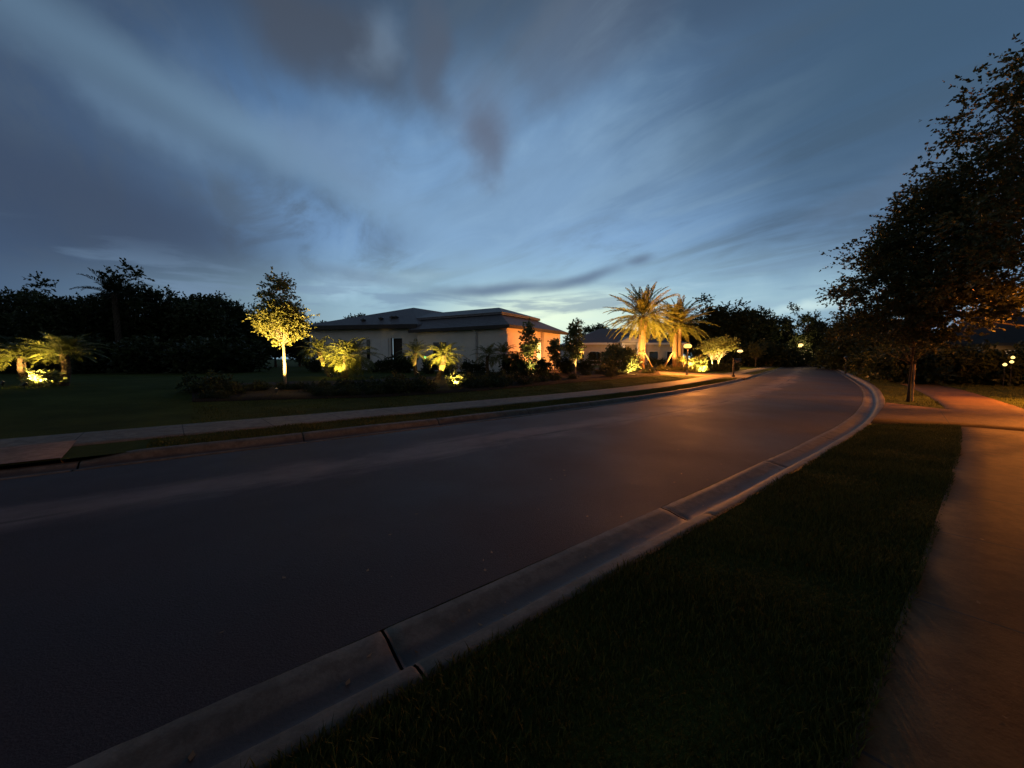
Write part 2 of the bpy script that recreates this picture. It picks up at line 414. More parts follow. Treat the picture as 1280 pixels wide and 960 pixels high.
walk('left_sidewalk', -W-3.3, -W-1.65, 60, SMAX-8, M['walk'], .012)
def line(p, q): return [(p[0], p[1]), (q[0], q[1])]
b0, b1 = hit(1088, 530), hit(1205, 534); a0, a1 = hit(1108, 504), hit(1183, 512.5)
def ext(p, q, L): d = np.array([q[0]-p[0], q[1]-p[1]]); d /= np.linalg.norm(d); return (q[0]+d[0]*L, q[1]+d[1]*L)
nrm = np.array([.70, -.71])
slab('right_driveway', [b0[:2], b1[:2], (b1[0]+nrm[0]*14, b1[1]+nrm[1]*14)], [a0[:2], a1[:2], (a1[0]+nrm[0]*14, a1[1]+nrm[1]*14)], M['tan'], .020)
# near left driveway
e0 = hit(62, 581); e1 = hit(96, 551.5); sL, oL = so([e0[0]], [e0[1]])
q0 = np.stack(P2(np.array([sdl0-5.0, sdl0-5.6, sdl0-5.7]), np.array([-W-.55, -W-1.6, -W-1.66])), 1)
q1 = [P2(sdl0, -W-.55), (e1[0], e1[1])]
slab('left_driveway', [tuple(map(float, p)) for p in q0], [tuple(map(float, p)) for p in q1], M['drive'], .018)
# driveway by the street lamp, swinging back towards the first house
slab('lamp_driveway', [hit(931, 475)[:2], hit(895, 471.8)[:2], hit(868, 470.2)[:2], hit(845, 469.2)[:2], hit(815, 468)[:2]],
     [hit(944, 468.6)[:2], hit(925, 467.6)[:2], hit(890, 466.6)[:2], hit(850, 465.4)[:2], hit(815, 463.8)[:2]], M['drive'], .026)
# far cross street, its kerb and the island at the end of the road
v = np.array([(28, 70, .002), (140, 70, .002), (140, 86, .002), (28, 86, .002)], float)
yb = 2 
tag(mesh_obj('cross_street', np.array([(38, 72, .06), (120, 72, .06), (120, 85, .06), (38, 85, .06)], float), np.array([[0,1,2,3]]), M['asphalt'], uv=np.array([(0,9),(80,9),(80,20),(0,20)])), kind='structure')
fm = MB(); fm.box((80, 85.4, .06), (110, .6, .26)); fm.box((80, 89, .08), (110, 1.6, .24)); tag(fm.build('far_kerb', M['walk']), kind='structure')
fm = MB(); fm.box((80, 137, .02), (140, 96, .2)); tag(fm.build('far_lawn', M['lawn']), kind='structure')
isl = at(1003, 457.5, 76); im = MB(); im.lathe((isl[0], isl[1]+1, 0), [(3.6, 0), (3.6, .17), (3.45, .2), (3.1, .2), (3.0, .16)], 40)
tag(im.build('island_kerb', M['walk']), kind='structure')
im = MB(); im.lathe((isl[0], isl[1]+1, .1), [(3.05, .08), (2.4, .28), (1, .42), (.1, .45)], 40)
tag(im.build('island_ground', M['mulch'], smooth=True), kind='structure')

# planting-bed mulch in front of house one and round the date palms
def patch(name, pts, mat, dz):
    A, B = pts; return slab(name, A, B, mat, dz, n=30, m=6)
patch('planting_bed', ([hit(u, v)[:2] for u, v in ((240, 503), (350, 500), (480, 497), (600, 489), (700, 480), (770, 474), (826, 469.5))],
      [hit(u, v)[:2] for u, v in ((240, 482), (350, 478), (480, 475), (600, 468), (700, 462), (770, 459), (818, 458.5))]), M['mulch'], .03)
patch('palm_bed', ([hit(u, v)[:2] for u, v in ((822, 463.5), (850, 464.8), (878, 464.8), (886, 463.5))],
      [hit(u, v)[:2] for u, v in ((820, 459), (845, 457.6), (868, 457), (885, 457.5))]), M['mulch'], .03)

# ------------------------------------------------------------------ grass blades (stuff)
def blades(name, s0, s1, o0, o1, n, h0, h1, w, dens=None, avoid=None):
    s = RNG.uniform(s0, s1, n); o = RNG.uniform(o0, o1, n)
    x, y = P2(s, o)
    if avoid is not None:
        kk_ = avoid(x, y, s, o); x, y, s, o = x[kk_], y[kk_], s[kk_], o[kk_]
    n = len(x); z = Hoff(o)
    z = np.maximum(z, .10)-.005
    patchy = .65+.35*np.sin(x*3.1+np.sin(y*2.3)*1.7)*np.sin(y*2.7+1)
    h = RNG.uniform(h0, h1, n)*patchy; a = RNG.uniform(0, 2*np.pi, n); lean = RNG.uniform(.1, .75, n)*h; la = RNG.uniform(0, 2*np.pi, n)
    ww = w*RNG.uniform(.6, 1.3, n)
    dx, dy = np.cos(a)*ww, np.sin(a)*ww; lx, ly = np.cos(la)*lean, np.sin(la)*lean
    V = np.empty((n, 5, 3))
    V[:, 0] = np.stack([x-dx, y-dy, z], 1); V[:, 1] = np.stack([x+dx, y+dy, z], 1)
    V[:, 2] = np.stack([x+dx*.8+lx*.35, y+dy*.8+ly*.35, z+h*.6], 1); V[:, 3] = np.stack([x-dx*.8+lx*.35, y-dy*.8+ly*.35, z+h*.6], 1)
    V[:, 4] = np.stack([x+lx, y+ly, z+h], 1)
    b = np.arange(n)*5
    F = np.concatenate([np.stack([b, b+1, b+2], 1), np.stack([b, b+2, b+3], 1), np.stack([b+3, b+2, b+4], 1)])
    return tag(mesh_obj(name, V.reshape(-1, 3), F, M['blade']), kind='stuff')
def side_of(p, q, x, y): return (q[0]-p[0])*(y-p[1]) - (q[1]-p[1])*(x-p[0])
sb, _ = so([b0[0]], [b0[1]]); sa, _ = so([a0[0]], [a0[1]]); sc_, _ = so([0], [0]); sb = float(sb[0]); sa = float(sa[0]); sc0 = float(sc_[0])
g = blades('verge_grass', sc0-3, sb+1.5, .585, 1.93, 150000, .03, .095, .0028, avoid=lambda x, y, s, o: side_of(b0, b1, x, y) < 0)
tag(g, 'dark green turf on the strip between kerb and sidewalk at lower right', 'grass')
def nov(x, y, s, o): return (side_of(a0, a1, x, y) > 0) & ((o < 1.93) | (o > 3.5))
g = blades('lawn_grass', sa-2, sa+30, .59, 9, 60000, .03, .09, .006, avoid=nov)
tag(g, 'grass round the staked young tree beyond the driveway', 'grass')
g = blades('lawn_grass', sdl0+.9, sa+14, -W-1.68, -W-.58, 60000, .03, .08, .005)
tag(g, 'narrow grass strip between the far kerb and far sidewalk', 'grass')
g = blades('lawn_grass', sdl0-8, sa+14, -W-8, -W-3.28, 70000, .03, .08, .006, avoid=lambda x, y, s, o: (s > sdl0+1.4) | (s < sdl0-6))
tag(g, 'lawn behind the far sidewalk in front of the planting bed', 'grass')

# fallen leaves and grit caught in the gutter, on the road edge and on the sidewalk
n = 420; s_ = RNG.uniform(sc0-3, sa+2, n); pick = RNG.random(n)
o_ = np.where(pick < .55, RNG.normal(.28, .07, n), np.where(pick < .8, -np.abs(RNG.normal(0, 1.0, n)), RNG.uniform(1.95, 3.4, n)))
x_, y_ = P2(s_, o_); z_ = np.where(o_ > 1.9, .118, np.where(o_ > .02, np.interp(o_, [p_[0]+i_*1e-6 for i_, p_ in enumerate(prof)], [p_[1] for p_ in prof])+.004, .05*(1-((o_+W/2)/(W/2))**2)+.004))
a_ = RNG.uniform(0, 6.28, n); L2 = RNG.uniform(.006, .026, n); W2 = L2*RNG.uniform(.3, .6, n); V = np.empty((n, 4, 3))
for k_, (e_, f_2, h_) in enumerate(((1, 0, .004), (0, 1, .0), (-1, 0, .006), (0, -1, .001))):
    V[:, k_] = np.stack([x_+np.cos(a_)*L2*e_-np.sin(a_)*W2*f_2, y_+np.sin(a_)*L2*e_+np.cos(a_)*W2*f_2, z_+h_], 1)
b = np.arange(n)*4
M['litter'] = leafmat('dry_leaf', (.05, .035, .02), (.28, .2, .11), .1, .8)
tag(mesh_obj('leaf_litter', V.reshape(-1, 3), np.stack([b, b+1, b+2, b+3], 1), M['litter']), 'scattered dry leaves along the near gutter and sidewalk', 'leaf litter', kind='stuff')

# ------------------------------------------------------------------ vegetation generators
def norm(a): return a/np.maximum(np.linalg.norm(a, axis=-1, keepdims=True), 1e-9)
def leaves(centers, dirs, size, rng, flat=.5):
    n = len(centers); d = norm(dirs + rng.normal(0, .45, (n, 3))); r = norm(np.cross(d, rng.normal(0, 1, (n, 3)) + np.array([0, 0, 1.0])*flat))
    sz = size*rng.uniform(.6, 1.35, n)[:, None]; w = sz*.30
    nn = norm(np.cross(r, d))
    V = np.empty((n, 4, 3)); V[:, 0] = centers; V[:, 1] = centers+d*sz*.5+r*w+nn*sz*.08; V[:, 2] = centers+d*sz; V[:, 3] = centers+d*sz*.5-r*w+nn*sz*.08
    b = np.arange(n)*4
    return V.reshape(-1, 3), np.stack([b, b+1, b+2, b+3], 1)
def foliage(clusters, radii, ntw, nlf, size, rng, up=.25, squash=.8):
    C = []; D = []
    for c, r in zip(clusters, radii):
        d = norm(rng.normal(0, 1, (ntw, 3)) + np.array([0, 0, up])); d[:, 2] *= squash
        t = rng.uniform(.15, 1, (ntw, nlf))**.8
        base = c + rng.normal(0, r*.18, (ntw, 3))
        bend = rng.normal(0, .15, (ntw, 3))
        p = base[:, None]+d[:, None]*(t*r)[..., None]+bend[:, None]*((t**2)*r)[..., None]
        C.append(p.reshape(-1, 3)); D.append(np.repeat(d, nlf, 0) )
    return leaves(np.concatenate(C), np.concatenate(D), size, rng)
def ellipsoid_clusters(n, c, rad, rng, zmin=None, shell=.35, lump=.25, taper=0.0):
    out = []; lum = norm(rng.normal(0, 1, (7, 3))); la = rng.uniform(-lump, lump, 7)
    while len(out) < n:
        d = norm(rng.normal(0, 1, 3)); r = rng.uniform(shell, 1)**.6
        r *= 1+sum(a*max(0, float(d@l))**3 for a, l in zip(la, lum))
        q = d*r
        if taper: 
            hh = (q[2]+1)/2; q[0] *= 1-taper*hh; q[1] *= 1-taper*hh
        p = np.array(c)+q*np.array(rad)
        if zmin is not None and p[2] < zmin: continue
        out.append(p)
    return np.array(out)
def branches(mb, clusters, base, trunk_top, r0, rng, lean=(0, 0), n=7, zlow=.5, rb=.25, tmin=.25):
    top = np.array([lean[0], lean[1], trunk_top]); b = np.array(base, float)
    pts = [b+(top-b)*t + np.array([math.sin(t*3+1)*.04, math.cos(t*4)*.03, 0])*(t*(1-t)*4)*trunk_top*.25 for t in np.linspace(0, 1, 8)]
    mb.tube(pts, [r0*(1.25 if i == 0 else 1)*(1-.7*t) for i, t in enumerate(np.linspace(0, 1, 8))], 9)
    for c in clusters:
        t = np.clip(((c[2]-zlow*c[2]*.55)/trunk_top)*.75+rng.uniform(-.1, .05), tmin, .98); st = b+(top-b)*t
        mid = st*.45+c*.55+np.array([0, 0, -.06*np.linalg.norm(c-st)]); r = r0*rb*(1-t*.4)
        mb.tube([st, st*.75+mid*.25+np.array([0,0,.02]), mid, c*.7+mid*.3, c], [r, r*.8, r*.55, r*.35, r*.12], 5, False)
TREEC = {}
def make_tree(name, loc, label, cat, crown_c, crown_r, trunk_top, r0, ncl, clr, ntw, nlf, lsize, seed, mat='leaf_dark', bark='bark', zmin=None, group=None, taper=0, shell=.35, lump=.25, extra=None, exclude=None, squash=.8, stems=None, tmin=.25):
    rng = np.random.default_rng(seed); root = thing(name, loc, label, cat, group)
    cl = ellipsoid_clusters(ncl, crown_c, crown_r, rng, zmin, shell, lump, taper)
    if extra is not None: cl = np.concatenate([cl, np.array(extra, float)])
    if exclude is not None:
        q, rr = exclude; cl = cl[np.linalg.norm(cl-np.array(q), axis=1) > rr]
    V, F = foliage(cl, clr*rng.uniform(.6, 1.3, len(cl)), ntw, nlf, lsize, rng, squash=squash)
    if exclude is not None:
        q, rr = exclude; ok = np.linalg.norm(V.reshape(-1, 4, 3).mean(1)-np.array(q), axis=1) > rr*.7
        V = V.reshape(-1, 4, 3)[ok].reshape(-1, 3); F = F[:ok.sum()]
    mb = MB()
    sub = cl[rng.permutation(len(cl))[:70]]
    if stems:
        for k_ in range(stems):
            a = 2*math.pi*k_/stems+.4; branches(mb, sub[k_::stems], (.08*math.cos(a), .08*math.sin(a), -.1), trunk_top, r0, rng, (crown_c[0]+crown_r[0]*.5*math.cos(a), crown_c[1]+crown_r[1]*.5*math.sin(a)))
    else: branches(mb, sub, (0, 0, -.1), trunk_top, r0, rng, (crown_c[0]*.6, crown_c[1]*.6), tmin=tmin)
    mb.build('trunk', M[bark], root, True); mesh_obj('crown', V, F, M[mat], root)
    return root
def make_shrub(name, loc, label, rad, seed, mat='leaf_dark', ncl=22, ntw=16, nlf=9, lsize=.08, clr=.25, group=None, cat='shrub', trim=False, rot=0):
    rng = np.random.default_rng(seed); root = thing(name, loc, label, cat, group, rot)
    if trim:
        cl = np.stack([rng.uniform(-rad[0], rad[0], ncl), rng.uniform(-rad[1], rad[1], ncl), rng.uniform(.1, rad[2]*2-.1, ncl)], 1)
    else: cl = ellipsoid_clusters(ncl, (0, 0, rad[2]*.85), rad, rng, .06, .3, .2)
    V, F = foliage(cl, clr*rng.uniform(.6, 1.3, len(cl)), ntw, nlf, lsize, rng)
    V[:, 2] = np.maximum(V[:, 2], .0)
    mesh_obj('foliage', V, F, M[mat], root)
    mb = MB()
    for c in cl[:8]: mb.tube([(c[0]*.1, c[1]*.1, -.05), (c[0]*.45, c[1]*.45, c[2]*.5), tuple(c)], [.02, .013, .006], 5, False)
    mb.build('stem', M['bark'], root)
    return root
def frond(az, el, L, droop, nl, ll, wl, rng, twist=0, start=np.zeros(3), wind=None):
    n = 22; t = np.linspace(0, 1, n); pitch = el - droop*t**1.35
    hdir = np.array([math.cos(az), math.sin(az), 0]); dirs = np.cos(pitch)[:, None]*hdir+np.sin(pitch)[:, None]*np.array([0, 0, 1.])
    if wind is not None: dirs = norm(dirs+np.array(wind)*(t**1.2)[:, None])
    pts = start+np.concatenate([[np.zeros(3)], np.cumsum(dirs[:-1]*L/(n-1), axis=0)])
    side0 = np.cross(hdir, [0, 0, 1.])
    tt = np.repeat(np.linspace(.14, .99, nl), 2) + rng.normal(0, .006, nl*2); sgn = np.tile([1, -1], nl)
    P = np.stack([np.interp(tt, t, pts[:, i]) for i in range(3)], 1); Dd = norm(np.stack([np.interp(tt, t, dirs[:, i]) for i in range(3)], 1))
    side = norm(side0 - Dd*(Dd@side0)[:, None]) ; upv = norm(np.cross(side, Dd))*1.0
    upv *= np.sign(upv[:, 2:3]+1e-6)
    le = ll*np.sin(np.clip(tt, 0, 1)**.65*math.pi*.93+.12)*rng.uniform(.85, 1.1, len(tt)) + ll*.12
    ld = norm(Dd*.62+side*sgn[:, None]*.72+upv*(.28+rng.normal(0, .12, len(tt)))[:, None]+rng.normal(0, .06, (len(tt), 3)))
    tip = P+ld*le[:, None]+np.array([0, 0, -.16])*le[:, None]
    w = Dd*wl*.5; mid = P+ld*le[:, None]*.5
    V = np.empty((len(tt), 4, 3)); V[:, 0] = P; V[:, 1] = mid+w+upv*wl*.2; V[:, 2] = tip; V[:, 3] = mid-w+upv*wl*.2
    # rachis as a thin prism of quads
    r = np.linspace(.022, .004, n)*max(L/2.5, .5); sd = norm(np.cross(dirs, [0, 0, 1.001])); 
    rv = np.stack([pts-sd*r[:, None], pts+sd*r[:, None], pts-np.array([0, 0, 1.4])*r[:, None]], 1).reshape(-1, 3); rf = []
    for i in range(n-1):
        a = i*3
        for j in range(3): rf.append((a+j, a+(j+1) % 3, a+3+(j+1) % 3, a+3+j))
    return V.reshape(-1, 3), rv, np.array(rf)
def palm(name, loc, label, path, r0, r1, nf, L, ll, wl, seed, mat='frond', bark='palm_bark', elr=(82, -35), droop=(.7, 1.5), nl=38, group=None, cat='palm', bulge=0, heads=None, wind=None, trunk_rows=34):
    rng = np.random.default_rng(seed); root = thing(name, loc, label, cat, group)
    heads = heads or [path]; Vs = []; Fs = []; n0 = 0
    for path in heads:
        pv = [Vector(p) for p in path]
        # trunk: rings with the zigzag of old frond bases
        m = 14; rows = trunk_rows; base = []; tv = []; tf = []
        for i in range(rows):
            t = i/(rows-1); x = t*(len(pv)-1); j = min(int(x), len(pv)-2); p = pv[j].lerp(pv[j+1], x-j)
            rr = r0+(r1-r0)*t + (bulge*math.exp(-((t-.93)/.10)**2))
            for q in range(m):
                a = 2*math.pi*(q+(i % 2)*.5)/m
                rad = rr*(1+.09*(1 if (q+i) % 2 else -1)+rng.normal(0, .03)); tv.append((p.x+rad*math.cos(a), p.y+rad*math.sin(a), p.z))
        for i in range(rows-1):
            for q in range(m): tf.append((i*m+q, i*m+(q+1) % m, (i+1)*m+(q+1) % m, (i+1)*m+q))
        tf.append(tuple((rows-1)*m+q for q in range(m)))
        mesh_obj('trunk', tv, tf, M[bark], root)
        top = np.array(pv[-1])
        for i in range(nf):
            f = i/(nf-1); el = R(elr[0]+(elr[1]-elr[0])*f**.85)+rng.normal(0, .08); az = i*2.39996+rng.normal(0, .12)
            l = L*(.78+.25*math.sin(f*math.pi))*rng.uniform(.9, 1.08)
            st = top+np.array([math.cos(az), math.sin(az), 0])*r1*.6+np.array([0, 0, -.25*f*r1*2])
            V, rv, rf = frond(az, el, l, rng.uniform(*droop), nl, ll, wl, rng, start=st, wind=wind)
            b = np.arange(len(V)//4)*4
            Vs.append(V); Fs.append(np.stack([b, b+1, b+2, b+3], 1)+n0); n0 += len(V)
            Vs.append(rv); Fs.append(rf+n0); n0 += len(rv)
    mesh_obj('crown', np.concatenate(Vs), np.concatenate(Fs), M[mat], root)
    return root

# ------------------------------------------------------------------ lamps
def light(name, kind, loc, power, col, parent=None, rad=.05, target=None, angle=70, blend=.6):
    ld = bpy.data.lights.new(name, kind); ld.energy = power*(10.5 if kind == 'SPOT' else 1.0); ld.color = col; ld.shadow_soft_size = rad
    if kind == 'SPOT': ld.spot_size = R(angle); ld.spot_blend = blend
    o = bpy.data.objects.new(name, ld); COL.objects.link(o)
    if parent:
        o.parent = parent; o.location = Vector(loc)-parent.location
    else: o.location = loc
    if target is not None:
        o.rotation_euler = (Vector(target)-Vector(loc)).to_track_quat('-Z', 'Y').to_euler()
    return o
YEL = (1.0, .66, .20); AMB = (1.0, .32, .07)
LIT = []
def uplight(loc, target, power, label, col=YEL, angle=75, lens=True):
    loc = (loc[0], loc[1], T(loc[0], loc[1])); LIT.append(loc)
    root = thing('garden_spotlight', loc, label, 'spotlight', 'small garden spotlights')
    d = (Vector(target)-Vector(loc)-Vector((0, 0, .12))).normalized(); c = Vector((0, 0, .14))
    MB().tube([(0, 0, -.08), (0, 0, .10)], .012, 6).build('stake', M['black_metal'], root)
    MB().tube([c-d*.07, c-d*.05, c+d*.05, c+d*.07], [.02, .035, .045, .047], 12).build('housing', M['black_metal'], root, True)
    MB().tube([c+d*.071, c+d*.074], .040, 12).build('lens', M['glow_lens'], root)
    l = Vector(loc)+c+d*.12
    light('beam', 'SPOT', l, power, col, root, .03, Vector(l)+d, angle)
    return root
def street_lamp(base, h, label, glow, power, col, s=1.0, name='street_lamp', glob=.15, down=False, cone=176):
    root = thing(name, base, label, 'street lamp', 'post lanterns along the street')
    MB().lathe((0, 0, 0), [(.14, -.05), (.14, .06), (.10, .10), (.10, .32), (.07, .38), (.05, .45), (.045, h-.55), (.07, h-.5), (.045, h-.46), (.04, h-.3)], 14).build('post', M['black_metal'], root, True)
    MB().lathe((0, 0, h-.3), [(.05, 0), (.12, .03), (.13, .05), (.05, .06)], 14).build('lantern_base', M['black_metal'], root, True)
    MB().lathe((0, 0, h-.24), [(glob*.65, 0), (glob*.98, .08), (glob, .18), (glob*.8, .30), (glob*.4, .36)], 16).build('globe', M[glow], root, True)
    MB().lathe((0, 0, h+.12), [(glob*.72, 0), (glob*.55, .05), (.03, .10), (.02, .16), (.005, .18)], 12).build('finial', M['black_metal'], root, True)
    if down:      # hooded head: light only leaves below the level of the hood
        MB().lathe((0, 0, h+.02), [(glob*2.0, -.02), (glob*1.95, .03), (glob*.9, .16), (.03, .2)], 20).build('hood', M['black_metal'], root, True)
        light('bulb', 'SPOT', Vector(base)+Vector((0, 0, h-.32)), power/10, col, root, .16, Vector(base)+Vector((0, 0, h-2)), cone, .12 if cone > 170 else .9)
    else: light('bulb', 'POINT', Vector(base)+Vector((0, 0, h-.08)), power, col, root, glob+.17)
    return root

l1 = hit(858.5, 469); street_lamp(l1, 2.62, 'black post lantern glowing orange in front of the date palms', 'glow_orange', 10500, (1, .31, .045), glob=.33)
p = at(925, 440, 58); l2 = (p[0], p[1], .1); street_lamp(l2, p[2]+.1, 'post lantern glowing yellow down the street beyond the mailbox', 'glow_yellow', 2600, (1, .42, .10), glob=.38)
l4 = (18.6, 11.2, .16); lamp4 = street_lamp(l4, 4.2, 'taller hooded post lantern beside the right hand driveway', 'glow_orange', 13000, (1, .28, .032), glob=.2, down=True)
l5 = (12.9, 5.9, .14); street_lamp(l5, 3.4, 'taller hooded post lantern on the right, nearest the foreground sidewalk', 'glow_orange', 2600, (1, .33, .045), glob=.2, down=True, cone=152)

# island monument with its lantern
p = at(1001, 432, 75); root = thing('lantern_pillar', (p[0], p[1], .45), 'stone pillar with lit panel and bright lantern on the far island', 'lamp pillar')
hh = p[2]-.45
MB().box((0, 0, hh*.22), (1.25, .9, hh*.44)).build('base', M['dark_trim'], root)
MB().box((0, 0, hh*.40+.33), (1.5, 1.0, .16)).build('ledge', M['trim'], root)
MB().box((0, -.47, hh*.26+.25), (.95, .03, .5)).build('sign_panel', M['glow_plaque'], root)
MB().lathe((0, 0, hh*.44+.1), [(.1, 0), (.08, hh*.5-.35)], 10).build('post', M['black_metal'], root)
MB().lathe((0, 0, hh-.3), [(.25, 0), (.38, .15), (.38, .5), (.2, .66)], 16).build('globe', M['glow_yellow'], root, True)
light('bulb', 'POINT', (p[0], p[1], p[2]+.05), 1400, (1, .62, .26), root, .55)

# mailbox by the sidewalk and a far one
def mailbox(base, h, label, rz, name='mailbox'):
    root = thing(name, base, label, 'mailbox', None, rz)
    MB().box((0, 0, h*.5-.03), (.11, .11, h)).box((0, 0, .06), (.2, .2, .2)).box((.16, 0, h-.24), (.42, .08, .07)).build('post', M['black_metal'], root)
    pr = [(-.12, 0), (.12, 0), (.12, .15), (.09, .21), (.04, .245), (0, .255), (-.04, .245), (-.09, .21), (-.12, .15)]; n = len(pr)
    vs = [(x, y, h-.2+z) for x in (.02, .52) for y, z in pr]
    mb = MB(); mb.add(vs, [tuple(range(n)), tuple(range(2*n-1, n-1, -1))]+[(i, i+n, (i+1) % n+n, (i+1) % n) for i in range(n)]); mb.build('box', M['mailbox'], root)
    MB().lathe((0, 0, h-.03), [(.07, 0), (.07, .04), (.05, .08), (.01, .12)], 10).build('finial', M['black_metal'], root, True)
    MB().box((.3, -.135, h+.0), (.03, .01, .16)).build('flag', M['black_metal'], root)
    return root
mb_ = hit(916.5, 471.5); mailbox(mb_, 1.42, 'black mailbox on a square post beside the lamp-lit sidewalk', R(-10))
g_ = gp(1057, 40); mailbox(g_, 1.75, 'small mailbox seen against dark trees past the bend on the right', R(60))

# ------------------------------------------------------------------ house one
Cn = Vector((-.2, 27.5, 0)); A_ = Vector((-.848, .53, 0)); B_ = Vector((.53, .848, 0))
def hp(a, b, z): q = Cn+A_*a+B_*b; return (q.x, q.y, z)
rzA = math.atan2(A_.y, A_.x)
def hb(mb, a0_, a1_, b0_, b1_, z0, z1):
    c = Cn+A_*((a0_+a1_)/2)+B_*((b0_+b1_)/2)
    return mb.box((c.x, c.y, (z0+z1)/2), (abs(a1_-a0_), abs(b1_-b0_), z1-z0), rzA)
house = thing('low_house', (0, 0, 0), 'long single storey stucco house with dark hipped roofs behind the palms', 'house')
EZ = 4.0
mb = MB(); hb(mb, .62, 9.6, .5, 1.0, 0, EZ-.12)                       # street-side wall
hb(mb, .5, 1.0, .5, 5.07, 0, EZ-.12); hb(mb, .5, 1.0, 6.37, 9.6, 0, EZ-.12); hb(mb, .76, .98, 5.0, 6.45, 0, EZ-.12); hb(mb, 1, 9.6, 9.2, 9.6, 0, EZ-.12)
mb.build('wall', M['wall'], house)
wn = MB(); hb(wn, .70, .757, 5.25, 6.15, 1.0, 3.0); wo = wn.build('window', M['trim'], house)
wn = MB(); hb(wn, .66, .698, 5.33, 5.68, 1.1, 2.92); hb(wn, .66, .698, 5.72, 6.07, 1.1, 2.92); wn.build('pane', M['glow_window'], wo)
def lampst(a, b, z):
    pass
# lower hip skirt
def quad_roof(outer, inner, zo, zi, th):
    v = [(*o[:2], zo) for o in outer]+[(*i[:2], zi) for i in inner]+[(*o[:2], zo-th) for o in outer]+[(*i[:2], zo-th) for i in inner]
    f = []
    for k_ in range(4):
        j = (k_+1) % 4
        f += [(k_, j, j+4, k_+4), (k_+8, k_, k_+4, k_+12)[:0] or (k_+8, j+8, j, k_), (k_+12, j+12, j+8, k_+8)]
    return v, f
lo_ = [hp(0, 0, 0), hp(10.1, 0, 0), hp(10.1, 10.2, 0), hp(0, 10.2, 0)]
li = [hp(2.2, 2.2, 0), hp(11.2, 2.2, 0), hp(11.2, 8.0, 0), hp(2.2, 8.0, 0)]
v_, f_ = quad_roof(lo_, li, EZ, 5.08, .02)
mb = MB(); mb.add(v_, f_); mb.build('roof', M['roof'], house)
# fascia and gutter run under the eave
mb = MB(); hb(mb, -.02, 10.12, -.05, .0, EZ-.24, EZ+.01); hb(mb, -.05, -.001, -.05, 10.2, EZ-.24, EZ+.01); mb.build('fascia', M['dark_trim'], house)
mb = MB(); hb(mb, .0, 10.1, .003, .5, EZ-.14, EZ-.10); hb(mb, .003, .5, .5, 10.1, EZ-.14, EZ-.10); mb.build('soffit', M['wall'], house)
# upper roof tier
uo = [hp(1.9, 1.9, 0), hp(11.4, 1.9, 0), hp(11.4, 8.3, 0), hp(1.9, 8.3, 0)]
r0_ = hp(4.3, 5.1, 6.05); r1_ = hp(12.5, 5.1, 6.05)
v = [(*q[:2], 5.22) for q in uo]+[r0_, r1_]+[(*q[:2], 5.02) for q in uo]
mb = MB(); mb.add(v, [(0, 1, 5, 4), (1, 2, 5), (2, 3, 4, 5), (3, 0, 4), (6, 7, 1, 0), (7, 8, 2, 1), (8, 9, 3, 2), (9, 6, 0, 3), (9, 8, 7, 6)]); mb.build('upper_roof', M['roof'], house)
# downspouts
mb = MB()
mb.tube([hp(.35, .02, EZ-.2), hp(.45, .35, EZ-.45), hp(.5, .42, EZ-.6)], .05, 8); mb.tube([hp(.45, .42, EZ-.6), hp(.45, .42, .2)], .045, 8); mb.build('downspout', M['trim'], house, True)
MB().tube([hp(3.25, .02, EZ-.2), hp(3.25, .4, EZ-.5), hp(3.25, .42, .3)], .06, 8).build('downspout', M['trim'], house, True)
# window on the street side wall, half behind the palms
wn = MB(); hb(wn, 6.2, 7.8, .44, .497, 1.5, 3.0); w2 = wn.build('window', M['trim'], house)
wn = MB(); hb(wn, 6.28, 6.97, .42, .438, 1.58, 2.92); hb(wn, 7.03, 7.72, .42, .438, 1.58, 2.92); wn.build('pane', M['glass'], w2)
# main block, set behind on the left
Pn = Vector((-8.2, 33.0, 0)); A2 = Vector((-.985, .18, 0)).normalized(); B2 = Vector((-A2.y, A2.x, 0)) * -1
rz2 = math.atan2(A2.y, A2.x)
def h2(a, b, z): q = Pn+A2*a+B2*b; return (q.x, q.y, z)
def hb2(mb, a0_, a1_, b0_, b1_, z0, z1):
    c = Pn+A2*((a0_+a1_)/2)+B2*((b0_+b1_)/2); return mb.box((c.x, c.y, (z0+z1)/2), (abs(a1_-a0_), abs(b1_-b0_), z1-z0), rz2)
E2 = 4.5
Q = h2(11.3, 0, E2); Pp = h2(-.1, 0, E2); Rr = (3.5, 46, E2); Sr = (-18, 50, E2)
Ap = at(517, 384.5, 39.5); Bp = at(590, 396, 42.5); Mp = h2(11.3, 11, E2)
v = [Q, Pp, Rr, Sr, Ap, Bp]+[(q[0], q[1], E2-.22) for q in (Q, Pp, Rr, Sr)]
mb = MB(); mb.add(v, [(0, 1, 4), (1, 5, 4), (1, 2, 5), (2, 3, 4, 5), (3, 0, 4), (6, 7, 1, 0), (7, 8, 2, 1), (8, 9, 3, 2), (9, 6, 0, 3), (9, 8, 7, 6)])
mb.build('main_roof', M['roof'], house)
mb = MB(); hb2(mb, 11.32, -.12, -.06, -.003, E2-.34, E2+.02); mb.build('fascia', M['dark_trim'], house)
mb = MB(); hb2(mb, 2.75, 10.8, .8, 1.2, 0, E2-.24); hb2(mb, -.1, 1.65, .8, 1.2, 0, E2-.24); hb2(mb, 1.65, 2.75, .8, 1.2, 3.4, E2-.24); hb2(mb, 10.4, 10.8, 1.2, 11, 0, E2-.24)
mb.build('main_wall', M['wall'], house)
mb = MB(); hb2(mb, 1.66, 2.74, 1.25, 1.3, 0, 3.4); mb.build('door', M['door'], house)
mb = MB(); hb2(mb, 4.75, 5.05, .74, .797, 1.5, 3.3); mb.build('window', M['glass'], house)
